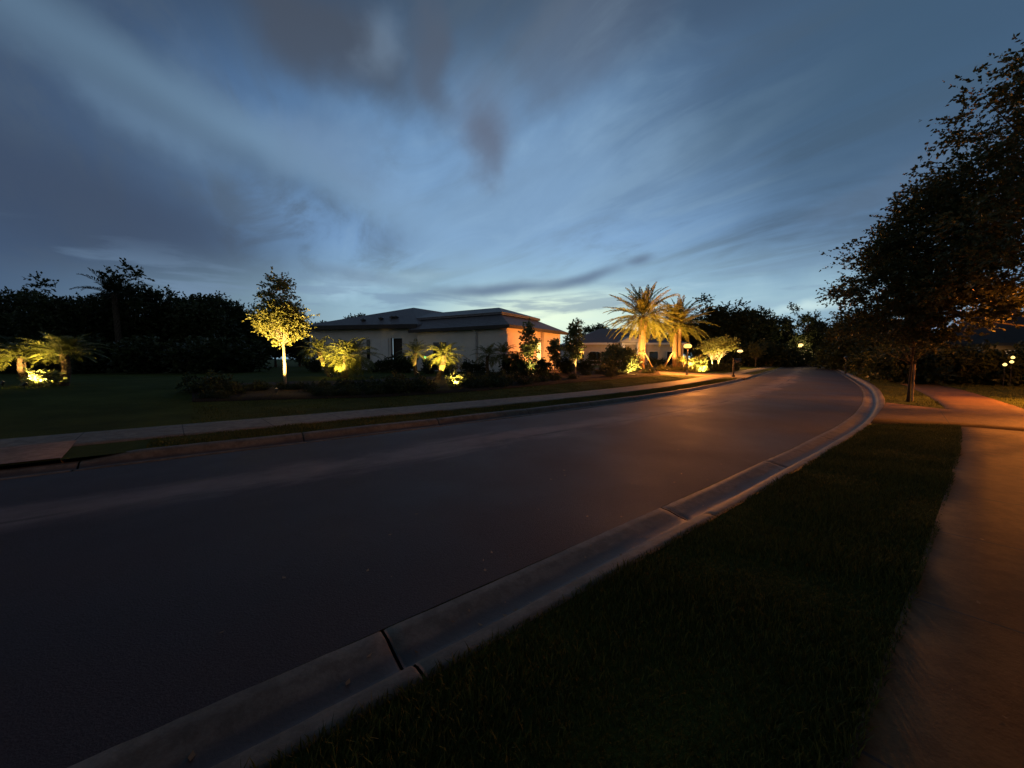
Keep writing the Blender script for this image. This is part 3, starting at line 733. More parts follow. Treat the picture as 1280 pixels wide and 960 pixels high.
mb = MB(); hb2(mb, 2.95, 4.5, .72, .797, .6, 3.35); hb2(mb, 3.68, 3.72, .70, .717, .6, 3.3); mb.build('shutter_panel', M['trim'], house)
for (u, v, D) in ((454, 401, 35.2), (476, 399, 35.3), (490, 397.5, 35.5), (495, 397.2, 35.5)):
    q = at(u, v, D); MB().lathe((q[0], q[1], q[2]-.5), [(.14, 0), (.14, .5), (.24, .52), (.24, .62), (.1, .7)], 10).build('roof_vent', M['black_metal'], house)
q = at(531.5, 448, 26.5); gl = thing('green_light', (q[0], q[1], T(q[0], q[1])), 'tiny green glowing light low by the house wall', 'light')
MB().tube([(0, 0, -.05), (0, 0, q[2]-gl.location.z)], .02, 6).build('post', M['black_metal'], gl)
MB().lathe((0, 0, q[2]-gl.location.z), [(.03, 0), (.07, .04), (.07, .1), (.02, .14)], 10).build('lens', M['glow_green'], gl, True)
# amber flood hidden in the shrubs that washes the side wall
fl = hp(-3.2, 3.0, 0); fz = T(fl[0], fl[1])
uplight((fl[0], fl[1], fz), hp(.5, 4.2, 2.6), 130, 'amber floodlight hidden in shrubs, aimed at the house side wall', (1, .26, .04), 120)

# ------------------------------------------------------------------ house two
def simple_house(name, x0, x1, y0, y1, ez, ridge, label, wallm, rz=0, base=0, roofm='roof', trimm='trim'):
    root = thing(name, ((x0+x1)/2, (y0+y1)/2, base), label, 'house'); cx, cy = (x0+x1)/2, (y0+y1)/2; hx, hy = (x1-x0)/2, (y1-y0)/2
    v = [(-hx, -hy, ez), (hx, -hy, ez), (hx, hy, ez), (-hx, hy, ez), (ridge[0]-cx, ridge[1]-cy, ridge[2]), (ridge[3]-cx, ridge[1]-cy, ridge[2])]
    v += [(a, b, c-.25) for a, b, c in v[:4]]; v = [(a, b, c-base) for a, b, c in v]
    mb = MB(); mb.add(v, [(0, 1, 5, 4), (1, 2, 5), (2, 3, 4, 5), (3, 0, 4), (6, 7, 1, 0), (7, 8, 2, 1), (8, 9, 3, 2), (9, 6, 0, 3), (9, 8, 7, 6)]); mb.build('roof', M[roofm], root)
    MB().box((0, -hy-.03, ez-.12-base), (2*hx+.1, .055, .3)).build('fascia', M[trimm], root)
    MB().box((0, 0, (ez-.26)/2-base), (2*hx-1.2, 2*hy-1.2, ez-.26)).build('wall', M[wallm], root)
    return root, cx, cy, hx, hy
h2r, cx, cy, hx, hy = simple_house('far_house', 8.5, 27.5, 60, 74, 4.0, (15.2, 66.5, 6.7, 20), 'second pale house with grey hipped roof behind the date palms', 'wall_warm')
MB().box((19.3-cx, 59-cy, 2.0), (.45, .45, 4.0)).build('column', M['trim'], h2r)
MB().box((16.9-cx, 59-cy, 2.0), (.45, .45, 4.0)).build('column', M['trim'], h2r)
v = [(16.2-cx, 58.4-cy, 4.05), (20.0-cx, 58.4-cy, 4.05), (18.1-cx, 58.4-cy, 5.05), (16.2-cx, 63-cy, 4.05), (20-cx, 63-cy, 4.05), (18.1-cx, 64.5-cy, 5.05)]
mb = MB(); mb.add(v, [(0, 1, 2), (1, 4, 5, 2), (0, 2, 5, 3), (0, 3, 4, 1)]); mb.build('porch_gable', M['wall_warm'], h2r)
for wx in (10.6, 12.9, 22.2, 25.0):
    w_ = MB().box((wx-cx, 60.56-cy, 2.0), (1.5, .06, 1.5)).build('window', M['trim'], h2r); MB().box((wx-cx, 60.51-cy, 2.0), (1.34, .04, 1.34)).build('pane', M['glass'], w_)
light('porch_light', 'POINT', (18.1, 57.2, 2.6), 160, (1, .62, .28), h2r, .1)
cyp = None
for i, u in enumerate((737.5, 743, 748.5, 754, 759)):
    D = 56; lc = gp(u, D); lb = 'slim dark conifer in the row against the second house wall'
    if cyp is None:
        cyp = make_shrub('slim_conifer', lc, lb, (.28, .28, 1.1), 77, 'leaf_dark', 26, 14, 8, .1, .2, 'slim conifers by the second house', 'conifer')
    else: copy_tree(cyp, lc, None, i*1.3, (1, 1, .9+.05*i))

# ------------------------------------------------------------------ house on the right
rr_, cx, cy, hx, hy = simple_house('dark_house', 45.5, 62.5, 33, 43, 3.1, (48.5, 38.5, 6.4, 58), 'unlit house with dark roof at the right edge behind hedges', 'wall_brown', roofm='dark_trim', trimm='dark_trim')
rr_.rotation_euler = (0, 0, R(-52))
MB().box((-3.2, 0, 6.4), (.9, .9, 1.7)).build('chimney', M['dark_trim'], rr_)
MB().box((-5.0, -5.4, 1.5), (.3, .3, 3.0)).build('column', M['trim'], rr_)
MB().box((-2.9, -4.43, 1.9), (1.6, .06, 1.0)).build('window', M['trim'], rr_)
MB().box((-5.6, -4.43, 1.8), (1.2, .06, .6)).build('lit_window', M['glow_amber'], rr_)
MB().lathe((-2.2, -4.6, 2.5), [(.06, 0), (.11, .05), (.11, .2), (.04, .26)], 10).build('wall_lantern', M['glow_window'], rr_, True)
pw = rr_.matrix_basis @ Vector((-3.9, -5.2, 2.2))
pw = Matrix.Rotation(R(-52), 4, 'Z') @ Vector((-3.9, -5.2, 2.2)); ob_l = light('porch_light', 'POINT', (0, 0, 0), 18, (1, .55, .2), None, .06); ob_l.parent = rr_; ob_l.location = (-3.9, -5.2, 2.3)

# ------------------------------------------------------------------ lit trees and palms on the left
lc = hit(356, 487)
make_tree('young_tree', lc, 'pale-trunked young tree uplit gold, with a dark open top', 'tree', (0, 0, 2.55), (.82, .85, .72), 3.5, .062, 105, .36, 16, 11, .075, 11, 'leaf_bright', 'bark_pale', zmin=1.72, tmin=.5,
          extra=[(random.uniform(-.55, .5)*(1-.22*k_/5), random.uniform(-.5, .5), 3.15+.9*((k_/16)**.9)) for k_ in range(17)] + [(.05, 0, 3.9), (.08, .1, 4.1)], lump=.3, squash=.6)
uplight((lc[0]+.35, lc[1]-1.1, lc[2]), (lc[0], lc[1], lc[2]+2.2), 330, 'garden spotlight at the foot of the uplit young tree', YEL, 88)

def leanpath(h, dx, dy=0, n=6, bow=.12): return [(dx*(t**1.3)+bow*math.sin(t*3.14)*np.sign(dx or 1), dy*t, h*t-.1*(t == 0)) for t in np.linspace(0, 1, n)]
pA = hit(413, 471); palm('small_date_palm', pA, 'slim leaning date palm right of the uplit young tree', leanpath(1.45, -.62), .13, .11, 34, 1.25, .30, .04, 21, nl=26, elr=(80, -30), group='small date palms')
uplight((pA[0]+.35, pA[1]-.7, pA[2]), (pA[0]-.4, pA[1], pA[2]+1.9), 95, 'garden spotlight by the slim leaning date palm', YEL, 70)
pB = hit(429, 472); palm('small_date_palm', pB, 'stout twin-trunked date palm glowing brightest yellow-green near the lawn', None, .2, .17, 40, 1.55, .34, .042, 22, nl=28, elr=(80, -38), group='small date palms', heads=[leanpath(1.15, .18), leanpath(1.2, .42, .3)])
uplight((pB[0]+.1, pB[1]-1.5, pB[2]), (pB[0]+.1, pB[1], pB[2]+1.7), 190, 'garden spotlight in front of the stout date palm', YEL, 80)
pC = hit(546, 475); palm('small_date_palm', pC, 'leaning date palm uplit gold before the middle of the house', leanpath(1.25, .42), .15, .13, 38, 1.15, .28, .04, 23, nl=26, elr=(84, -30), group='small date palms')
uplight((pC[0]+.1, pC[1]-1.2, pC[2]), (pC[0]+.3, pC[1], pC[2]+1.7), 210, 'garden spotlight in front of the gold leaning date palm', YEL, 75)
pD = gp(521, 23.5); palm('small_date_palm', pD, 'dim date palm left of the gold leaning one, before the house', leanpath(1.35, -.05), .12, .11, 30, 1.2, .28, .04, 24, nl=24, elr=(82, -25), group='small date palms')
uplight((pD[0]+.2, pD[1]-.6, pD[2]), (pD[0], pD[1], pD[2]+1.8), 30, 'weak garden spotlight by the dim date palm', YEL, 75)
for i, (u, D, h) in enumerate(((611, 24, 1.25), (629, 24.6, 1.35), (645, 24, 1.0))):
    copy_tree(bpy.data.objects['small_date_palm.003'], gp(u, D), ['unlit date palm standing darkest against the pale wall', 'unlit date palm in front of the corner of the house', 'low unlit date palm just left of the broadleaf tree trunk'][i], i*2.1+.5, h*.72)
# pair by the left edge
pE = gp(78, 14.6); palm('small_date_palm', pE, 'uplit date palm far left with fronds swept to the right', leanpath(1.2, .1), .14, .11, 34, 1.2, .32, .045, 25, nl=26, elr=(80, 2), group='small date palms', wind=(.35, 0, .05))
pF = gp(34, 14.8); palm('small_date_palm', pF, 'dimmer date palm at the left edge leaning towards its neighbour', leanpath(1.1, -.15), .13, .1, 28, 1.1, .32, .045, 26, nl=26, elr=(70, 0), group='small date palms', wind=(.2, 0, .05))
sE = gp(52, 13.9); make_shrub('broadleaf_shrub', sE, 'small broad-leaved shrub lit bright yellow between two left-edge palms', (.42, .3, .3), 31, 'leaf_magnolia', 14, 6, 4, .17, .22)
uplight((sE[0]+.1, sE[1]-.6, sE[2]), (sE[0]+.2, sE[1]+.6, sE[2]+1.0), 70, 'garden spotlight at the yellow shrub by the left edge', YEL, 95)
uplight((pE[0]-.35, pE[1]-.9, 0), (pE[0]+.1, pE[1], pE[2]+1.6), 110, 'garden spotlight at the swept date palm far left', YEL, 80)
uplight((pF[0]+.2, pF[1]-.9, 0), (pF[0]-.1, pF[1], pF[2]+1.5), 45, 'garden spotlight at the dimmer date palm by the left edge', YEL, 80)
# bright little shrub by the middle palm
sF = gp(569, 17.6); make_shrub('broadleaf_shrub', sF, 'small shrub lit yellow-green at the foot of the gold leaning palm', (.42, .35, .32), 32, 'leaf_magnolia', 16, 8, 5, .11, .2)
uplight((sF[0]+.1, sF[1]-.6, sF[2]), (sF[0], sF[1], sF[2]+.5), 26, 'garden spotlight aimed at the small yellow-green shrub', YEL, 90)
# magnolias
mA = hit(660, 470.5)
make_tree('magnolia', mA, 'columnar broadleaf tree uplit before the orange side wall', 'tree', (.1, 0, 2.15), (.55, .55, 1.15), 3.0, .06, 46, .26, 9, 6, .15, 41, 'leaf_magnolia', 'bark_pale', taper=.55, lump=.2, tmin=.4, group='young magnolias')
uplight((mA[0]+.3, mA[1]-.6, mA[2]), (mA[0]+.1, mA[1], mA[2]+1.7), 85, 'garden spotlight at the magnolia before the orange wall', YEL, 70)
mB = hit(719, 469.5)
make_tree('magnolia', mB, 'columnar tree between the two houses, dark above and lit below', 'tree', (-.05, 0, 2.25), (.7, .7, 1.35), 3.3, .06, 60, .28, 10, 7, .14, 42, 'leaf_magnolia', 'bark_pale', taper=.45, lump=.2, group='young magnolias')
uplight((mB[0]+.3, mB[1]-.5, mB[2]), (mB[0]+.3, mB[1], mB[2]+1.2), 40, 'garden spotlight under the tree between the houses', YEL, 70)
mC = gp(693, 27.5)
make_tree('magnolia', mC, 'shorter dim tree in front of the orange corner pier', 'tree', (0, 0, 1.6), (.45, .45, .8), 2.1, .05, 34, .25, 9, 6, .15, 43, 'leaf_magnolia', 'bark_pale', taper=.4, lump=.2, group='young magnolias')
sG = gp(776, 31); make_shrub('round_shrub', sG, 'big rounded shrub left of the date palm, lit yellow at its foot', (1.45, 1.3, 1.25), 33, 'leaf_magnolia', 90, 12, 9, .15, .42)
uplight((sG[0]+.7, sG[1]-1.7, sG[2]), (sG[0]+.9, sG[1], sG[2]+.8), 120, 'garden spotlight at the foot of the big rounded shrub', YEL, 80)
# big date palms
dA = gp(801, 39)
palm('date_palm', dA, 'tall date palm in front with thick diamond-patterned trunk and timber braces', leanpath(at(803, 396, 39)[2]-dA[2], .12, 0, 6, 0), .33, .30, 72, 4.15, .5, .085, 51, nl=56, elr=(89, -34), droop=(.35, 1.15), group='tall date palms', bulge=.16, trunk_rows=50)
for k_, az in enumerate((-.5, -2.4, 1.6)):
    c = (dA[0]+1.1*math.cos(az), dA[1]+1.1*math.sin(az)); z = float(T(*c))
root = bpy.data.objects['date_palm']
for az in (-.45, -2.6, 1.6):
    MB().tube([(1.25*math.cos(az), 1.25*math.sin(az), -.05), (.28*math.cos(az), .28*math.sin(az), 1.75)], .05, 6).build('brace', M['wood'], root)
uplight((dA[0]-1.3, dA[1]-2.6, dA[2]), (dA[0], dA[1], dA[2]+4.6), 750, 'garden spotlight left of the tall front date palm', (1, .50, .12), 75)
uplight((dA[0]+1.9, dA[1]-1.9, dA[2]), (dA[0], dA[1], dA[2]+4.6), 600, 'garden spotlight right of the tall front date palm', (1, .50, .12), 80)
dB = gp(843, 43)
hB = at(846, 406, 43)[2]-dB[2]
palm('date_palm', dB, 'twin-trunked date palm just behind the orange street lamp', None, .24, .22, 42, 3.8, .48, .085, 52, nl=50, elr=(89, -28), droop=(.35, 1.1), group='tall date palms', bulge=.12, heads=[leanpath(hB, -.05, 0, 6, 0), [(.62, .1, -.1), (.5, .1, hB*.5), (.45, .1, hB)]], trunk_rows=44)
root = bpy.data.objects['date_palm.001']
for az in (-2.75, 2.2):
    MB().tube([(1.6*math.cos(az), 1.6*math.sin(az), -.05), (.25*math.cos(az), .25*math.sin(az), 1.9)], .05, 6).build('brace', M['wood'], root)
uplight((dB[0]+.9, dB[1]-2.4, dB[2]), (dB[0]+.2, dB[1], dB[2]+4.2), 900, 'garden spotlight in front of the twin-trunked date palm', (1, .48, .11), 80)
uplight((dB[0]-1.9, dB[1]-1.3, dB[2]), (dB[0], dB[1], dB[2]+4), 500, 'garden spotlight left of the twin-trunked date palm', (1, .50, .12), 80)
# lamp bed: short palm, bright bush, spreading small tree, trimmed hedge
pG = gp(855, 42.0); palm('small_date_palm', pG, 'short pale-trunked palm tucked behind the orange street lamp', leanpath(1.0, .02, 0, 5, 0), .13, .11, 24, .95, .3, .03, 27, nl=20, elr=(80, 5), group='small date palms')
uplight((pG[0], pG[1]-.8, pG[2]), (pG[0], pG[1], pG[2]+.9), 90, 'garden spotlight at the short palm behind the lamp', YEL, 70)
sH = gp(873, 41); make_shrub('croton_shrub', sH, 'glowing yellow-green bush right of the orange street lamp', (1.0, .8, .85), 34, 'leaf_magnolia', 60, 12, 7, .14, .35)
uplight((sH[0], sH[1]-1.7, sH[2]), (sH[0], sH[1], sH[2]+.9), 240, 'garden spotlight aimed at the glowing bush', (1, .72, .2), 80)
tC = gp(893, 47)
make_tree('spreading_tree', tC, 'low spreading multi-stem tree uplit yellow between lamp and mailbox', 'tree', (.15, 0, 2.9), (2.2, 1.6, 1.1), 2.3, .06, 75, .5, 14, 9, .16, 44, 'leaf_bright', 'bark_pale', zmin=1.9, stems=4, lump=.3, squash=.5)
uplight((tC[0]-.5, tC[1]-1.0, tC[2]), (tC[0]-.4, tC[1], tC[2]+2.2), 260, 'garden spotlight under the left half of the spreading tree', YEL, 100)
uplight((tC[0]+1.4, tC[1]-.8, tC[2]), (tC[0]+1.3, tC[1], tC[2]+2.2), 240, 'garden spotlight under the right half of the spreading tree', YEL, 100)
hg = gp(907, 45); make_shrub('trimmed_hedge', hg, 'long trimmed hedge under the spreading tree behind the mailbox', (2.2, .5, .45), 35, 'leaf_dark', 130, 12, 8, .1, .18, None, 'hedge', True, R(30))
for i, (u, D, h) in enumerate(((944, 66, 2.9), (957, 70, 3.3))):
    make_tree('small_tree', gp(u, D), ['small dim tree just right of the yellow street lamp', 'small dim tree second to the right of the yellow street lamp'][i], 'tree', (0, 0, h), (1.3, 1.3, 1.4), h, .07, 40, .5, 10, 7, .22, 60+i, 'leaf_oak', group='small dim trees')
# low shrubs of the planting beds
low = make_shrub('low_shrub', gp(250, 13.2), 'low dark shrub in the long planting bed', (.6, .45, .30), 71, 'leaf_dark', 24, 10, 7, .08, .2, 'low dark shrubs in the planting bed')
low2 = make_shrub('low_shrub', gp(270, 13.2), 'low dark shrub in the long planting bed', (.5, .5, .34), 72, 'leaf_oak', 20, 10, 7, .09, .22, 'low dark shrubs in the planting bed')
kq = 0
for row in range(3):
    for u in np.arange(262, 822, 15):
        lo_v = np.interp(u, [240, 350, 480, 600, 700, 770, 826], [500, 497, 493, 485, 476, 470, 466]); hi_v = np.interp(u, [240, 350, 480, 600, 700, 770, 826], [490, 487, 484, 472, 465, 462, 460])
        vv = lo_v+(hi_v-lo_v)*(row/2)+random.uniform(-.8, .8); uu = u+random.uniform(-5, 5)+row*5
        if row == 0 and 540 < uu < 556: continue
        h = hit(uu, vv)
        if any((h[0]-q_[0])**2+(h[1]-q_[1]+.4)**2 < 1.4 for q_ in LIT): continue
        copy_tree((low, low2)[kq % 2], h, None, random.uniform(0, 6), random.uniform(.7, 1.15)*(.75 if u > 700 else (.5 if u < 480 else .8))); kq += 1
for u in np.arange(826, 888, 6.5):
    h = hit(u+random.uniform(-1, 1), 463.5); copy_tree(low2, h, 'low reddish-brown shrub edging the lamp-lit palm bed', random.uniform(0, 6), .75)
# taller shrubs right against house one
big = make_shrub('foundation_shrub', gp(655, 24), 'dark bushy shrub at the foot of the house wall', (.7, .6, .6), 73, 'leaf_dark', 34, 12, 8, .11, .26, 'foundation shrubs along the first house')
for i, (u, D, s_) in enumerate(((468, 29, .7), (480, 29, .9), (497, 28, 1.15), (508, 28, 1.1), (585, 25.5, .8), (600, 25.5, .7), (640, 25, 1.1), (676, 25.5, 1.0), (705, 27.5, 1.1), (730, 30, .9), (440, 29.5, .9), (420, 29.5, .9), (392, 29, 1), (560, 26, .8), (538, 26.5, .9))):
    copy_tree(big, gp(u, D), None, i*1.7, s_)
for i, (u, D, s_) in enumerate(((815, 50, 1.0), (825, 52, .9), (836, 52, .9))):
    copy_tree(big, gp(u, D), 'dark shrub in front of the second house between the palm trunks', i*1.7, s_)

# ------------------------------------------------------------------ dark background trees
protos = []
def bg_proto(seed, cr, cz, tt, r0, n, clr, ls, **kw):
    return dict(seed=seed, crown_c=(0, 0, cz), crown_r=cr, trunk_top=tt, r0=r0, ncl=n, clr=clr, ntw=16, nlf=10, lsize=ls, **kw)
specs = [bg_proto(81, (3.6, 3.6, 4.6), 5.4, 8.0, .22, 120, 1.15, .34, lump=.55), bg_proto(82, (3.0, 3.0, 5.0), 5.8, 9, .2, 110, 1.05, .32, lump=.6), bg_proto(83, (4.6, 4.2, 4.4), 5.1, 8, .25, 140, 1.2, .36, lump=.5)]
first = {}
def bg_tree(u, vtop, D, kind, label, sx=1.0, group='dark trees along the skyline', nm='dark_tree'):
    g0 = gp(u, D); top = at(u, vtop, D)[2]-g0[2]; H0 = specs[kind]['crown_c'][2]+specs[kind]['crown_r'][2]+.7
    s_ = top/H0
    if kind not in first:
        sp = dict(specs[kind]); sd = sp.pop('seed')
        o = make_tree(nm, g0, label, 'tree', seed=sd, mat='leaf_dark', group=group, zmin=.5, **sp); first[kind] = o; o.scale = (s_*sx, s_*sx, s_)
    else: o = copy_tree(first[kind], g0, label, random.uniform(0, 6), (s_*sx, s_*sx, s_))
    o['group'] = group; return o
leftL = [(-25, 352, 36, 2), (12, 356, 34, 0), (52, 347, 38, 1), (88, 360, 33, 2), (126, 352, 36, 1), (165, 350, 36, 0), (200, 356, 38, 0), (235, 352, 38, 1), (262, 360, 37, 2), (288, 358, 40, 1), (312, 376, 42, 0), (345, 392, 48, 2), (375, 396, 50, 0), (400, 390, 56, 1)]
orl = ['first', 'second', 'third', 'fourth', 'fifth', 'sixth', 'seventh', 'eighth', 'ninth', 'tenth', 'eleventh', 'twelfth', 'thirteenth', 'fourteenth']
for i, (u, vt, D, k_) in enumerate(leftL):
    bg_tree(u, vt+6, D, k_, f'silhouetted tree in the left tree line, {orl[i]} from the left edge')
wp = gp(152, 33); palm('tall_dark_palm', wp, 'ragged dark palm poking above the left tree line', leanpath(at(150, 368, 33)[2]-wp[2], -.2, 0, 6, 0), .22, .18, 24, 2.6, .7, .09, 53, 'frond_dark', 'bark_dark', nl=24, elr=(78, -10), droop=(.5, 1.2), wind=(.45, 0, .1))
bg_tree(449, 386, 62, 1, 'small treetop showing above the left end of the house roof')
for i, (u, vt, D, k_) in enumerate(((735, 408, 100, 0), (752, 400, 104, 1), (775, 408, 96, 2), (815, 402, 90, 0), (850, 400, 86, 2), (868, 398, 84, 1))):
    bg_tree(u, vt, D, k_, ['dark tree behind the left end of the second house roof', 'pointed dark tree behind the second house ridge', 'dark tree behind the right slope of the second house', 'dark tree seen between the two tall palm crowns', 'dark tree behind the twin-trunked date palm', 'dark tree right behind the date palm crown edge'][i])
for i, (u, vt, D, k_) in enumerate(((893, 384, 84, 2), (912, 379, 82, 0), (932, 383, 80, 2), (952, 394, 86, 1), (968, 397, 88, 0), (925, 410, 98, 2), (980, 420, 105, 2), (1050, 418, 108, 0))):
    bg_tree(u, vt, D, k_, ['big dark oak left of the yellow street lamp', 'tallest dark oak above the yellow street lamp', 'big dark oak right above the mailbox', 'dark tree at the right slope of the oak clump', 'dark tree at the gap left of the island', 'far dark tree low behind the mailbox', 'far dark tree low behind the left of the island', 'far dark tree low behind the right of the island'][i], sx=1.15)
for i, (u, vt, D, k_) in enumerate(((1008, 392, 78, 0), (1022, 396, 80, 1))):
    bg_tree(u, vt, D, k_, ['tree on the far island with its crown over the lantern', 'tree on the far island just right of the lantern'][i], .85)
for i, (u, vt, D, k_) in enumerate(((1050, 396, 62, 0), (1075, 384, 52, 2), (1100, 392, 44, 1), (1125, 400, 36, 0), (1150, 408, 40, 2), (1185, 405, 44, 1), (1235, 372, 60, 0), (1290, 380, 60, 2))):
    bg_tree(u, vt, D, k_, ['dark tree right of the island at the bend', 'wide dark tree behind the right kerb bend', 'dark tree behind the left edge of the right street tree', 'dark tree directly behind the staked trunk', 'dark tree right of the staked trunk', 'dark tree left of the dark house', 'dark tree behind the dark house chimney', 'dark tree at the right edge behind the dark house'][i], 1.0)
# undergrowth at the feet of the tree lines
for i, (u, D, s_) in enumerate([(u, 27+(i_ % 3)*1.5, 2.6) for i_, u in enumerate(range(-30, 330, 24))]+[(u, 70+(i_ % 3)*2, 4.2) for i_, u in enumerate(range(885, 990, 13))]+[(u, 98, 5.0) for u in range(975, 1060, 12)]+[(u, 55-(u-1045)*.2, 3.4) for u in range(1040, 1130, 16)]):
    copy_tree(big, gp(u, D), 'dark undergrowth bush at the foot of a tree line', i*1.9, (s_, s_, s_*.8))['group'] = 'undergrowth bushes below the tree lines'
# hedges and shrubs on the right
for i, (u, D, s_) in enumerate(((1078, 34, 1.6), (1092, 31, 1.8), (1108, 27, 1.9), (1122, 24, 1.9), (1140, 22.5, 1.9), (1158, 23.5, 2.0), (1178, 24, 2.0), (1200, 23.5, 1.9), (1222, 22, 1.9), (1246, 21.5, 1.7), (1270, 21, 1.8), (1295, 20, 1.9))):
    copy_tree(big, gp(u, D), 'big dark shrub in the hedge bank right of the road', i*1.9, s_)['group'] = 'dark shrubs in the right hedge bank'
for (u, v, D, lb) in ((1256, 457.5, 19.5, 'lowest left of three small garden lights at right edge'), (1266, 448.5, 20.5, 'topmost of three small garden lights at right edge'), (1264.5, 454, 20, 'middle of three small garden lights at right edge')):
    q = at(u, v, D); z = gp(u, D)[2]; o = thing('path_light', (q[0], q[1], z), lb, 'garden light', 'garden lights at the right edge')
    MB().tube([(0, 0, -.05), (0, 0, q[2]-z)], .015, 6).build('post', M['black_metal'], o); MB().lathe((0, 0, q[2]-z), [(.03, 0), (.07, .03), (.08, .09), (.02, .15)], 10).build('globe', M['glow_window'], o, True)

# young street tree beyond the driveway, lit from the right by the off-frame lantern
t1 = hit(1135, 502.5)
l4c = (l4[0]-t1[0], l4[1]-t1[1], 4.5-t1[2])
make_tree('street_tree', t1, 'staked street tree on the grass beyond the right driveway, dark crown', 'tree', (.1, 0, 4.3), (1.75, 2.2, 2.65), 5.4, .042, 240, .62, 20, 13, .10, 91, 'leaf_oak', 'bark_dark', zmin=1.95, taper=.25, lump=.6, group='street trees by the right sidewalk', exclude=(l4c, 1.3), squash=.55)
rt = bpy.data.objects['street_tree']
MB().tube([(.3, .15, -.05), (.3, .15, 1.3)], .025, 6).build('stake', M['wood'], rt)
MB().tube([(.3, .15, 1.1), (.02, 0, 1.15)], .01, 5).build('tie', M['black_metal'], rt)
t2 = (20.3, 11.6, .3); l4d = (l4[0]-t2[0], l4[1]-t2[1], 4.1-t2[2])
make_tree('large_tree', t2, 'huge dark overhanging tree filling the upper right corner', 'tree', (-1.3, 0, 6.9), (5.6, 5.0, 5.2), 9.5, .25, 520, .85, 22, 16, .11, 92, 'leaf_oak', 'bark_dark', zmin=2.7, taper=.3, lump=.3, group='street trees by the right sidewalk', exclude=(l4d, 1.3), squash=.5)

for (x, y, s_, lb) in ((4.0, -5.2, .95, 'roadside tree standing behind the right sidewalk'), (13.5, 1.5, .8, 'roadside tree to the right of the near sidewalk'), (-7.5, -3.4, .85, 'roadside tree on the kerb side behind the left foreground')):
    c = copy_tree(bpy.data.objects['large_tree'], (x, y, .1), lb, x, s_*.95)  # off-frame trees added to keep sky light off the foreground
# ------------------------------------------------------------------ sky
w = bpy.data.worlds.new('World'); scene.world = w; w.use_nodes = True; nt = w.node_tree
for n in list(nt.nodes): nt.nodes.remove(n)
out = nt.nodes.new('ShaderNodeOutputWorld'); bg = nt.nodes.new('ShaderNodeBackground'); nt.links.new(bg.outputs[0], out.inputs[0])
dirv = vmath(nt, 'NORMALIZE', nt.nodes.new('ShaderNodeTexCoord').outputs['Generated']).outputs[0]
sp = nt.nodes.new('ShaderNodeSeparateXYZ'); nt.links.new(dirv, sp.inputs[0]); X, Y, Z = sp.outputs
def uvdir(u, v):
    d = ray(u, v); return tuple(d/np.linalg.norm(d))
def mr(val, a, b, c=0, d=1, smooth=True):
    n = nt.nodes.new('ShaderNodeMapRange'); n.interpolation_type = 'SMOOTHSTEP' if smooth else 'LINEAR'
    nt.links.new(val, n.inputs[0])
    for i, x in enumerate((a, b, c, d)): n.inputs[i+1].default_value = x
    return n.outputs[0]
# twilight colour by height
base = ramp(nt, mr(Z, 0, 1, 0, 1, False), [(0, (.20, .33, .46)), (.10, (.155, .27, .44)), (.28, (.13, .235, .43)), (.5, (.085, .165, .32)), (.60, (.045, .08, .15)), (.75, (.015, .022, .04)), (1, (.01, .015, .025))]).outputs[0]
# darker away from the afterglow on both sides
gd = uvdir(700, 330); dot = vmath(nt, 'DOT_PRODUCT', dirv, gd).outputs['Value']
side = mr(dot, .50, .97)
base = mixc(nt, side, mixc(nt, 1.0, base, (.17, .22, .31), 'MULTIPLY'), base)
behind = mr(Y, .30, -.15)
base = mixc(nt, behind, base, mixc(nt, mr(Z, .25, .6), (.15, .15, .16), (.012, .014, .02)))
# cirrus streaks laid out on a flat cloud layer overhead
den = mathn(nt, 'ADD', mathn(nt, 'MAXIMUM', Z, 0), .13)
px_ = mathn(nt, 'DIVIDE', X, den); py_ = mathn(nt, 'DIVIDE', Y, den)
cb = nt.nodes.new('ShaderNodeCombineXYZ'); nt.links.new(px_, cb.inputs[0]); nt.links.new(py_, cb.inputs[1])
mp = nt.nodes.new('ShaderNodeMapping'); nt.links.new(cb.outputs[0], mp.inputs[0]); mp.inputs['Rotation'].default_value = (0, 0, R(-38)); 
mp2 = nt.nodes.new('ShaderNodeMapping'); nt.links.new(mp.outputs[0], mp2.inputs[0]); mp2.inputs['Scale'].default_value = (.95, .28, 1); mp2.inputs['Location'].default_value = (3.1, 7.7, 2.2)
n1 = noise(nt, 1.0, 5, .48, mp2.outputs[0], .35)
# rotate the other way so the streaks run along the y axis of the rotated frame
dark = mr(n1, .40, .66)
elevm = mr(Z, .03, .25)
base = mixc(nt, mathn(nt, 'MULTIPLY', mathn(nt, 'MULTIPLY', dark, elevm), .72), base, (.042, .068, .125))
lightc = mr(n1, .46, .27)
base = mixc(nt, mathn(nt, 'MULTIPLY', mathn(nt, 'MULTIPLY', lightc, mr(dot, .7, .97)), .16), base, (.24, .38, .58))
mp3 = nt.nodes.new('ShaderNodeMapping'); nt.links.new(mp.outputs[0], mp3.inputs[0]); mp3.inputs['Scale'].default_value = (2.6, 1.0, 1); mp3.inputs['Location'].default_value = (1.7, 2.9, .4)
n3 = noise(nt, 1.0, 6, .6, mp3.outputs[0], .6)
base = mixc(nt, mathn(nt, 'MULTIPLY', mathn(nt, 'MULTIPLY', mr(n3, .44, .66), mr(Z, .08, .3)), .68), base, (.055, .08, .125))
base = mixc(nt, mathn(nt, 'MULTIPLY', mathn(nt, 'MULTIPLY', mr(n3, .48, .30), mr(dot, .75, .97)), .25), base, (.24, .36, .50))
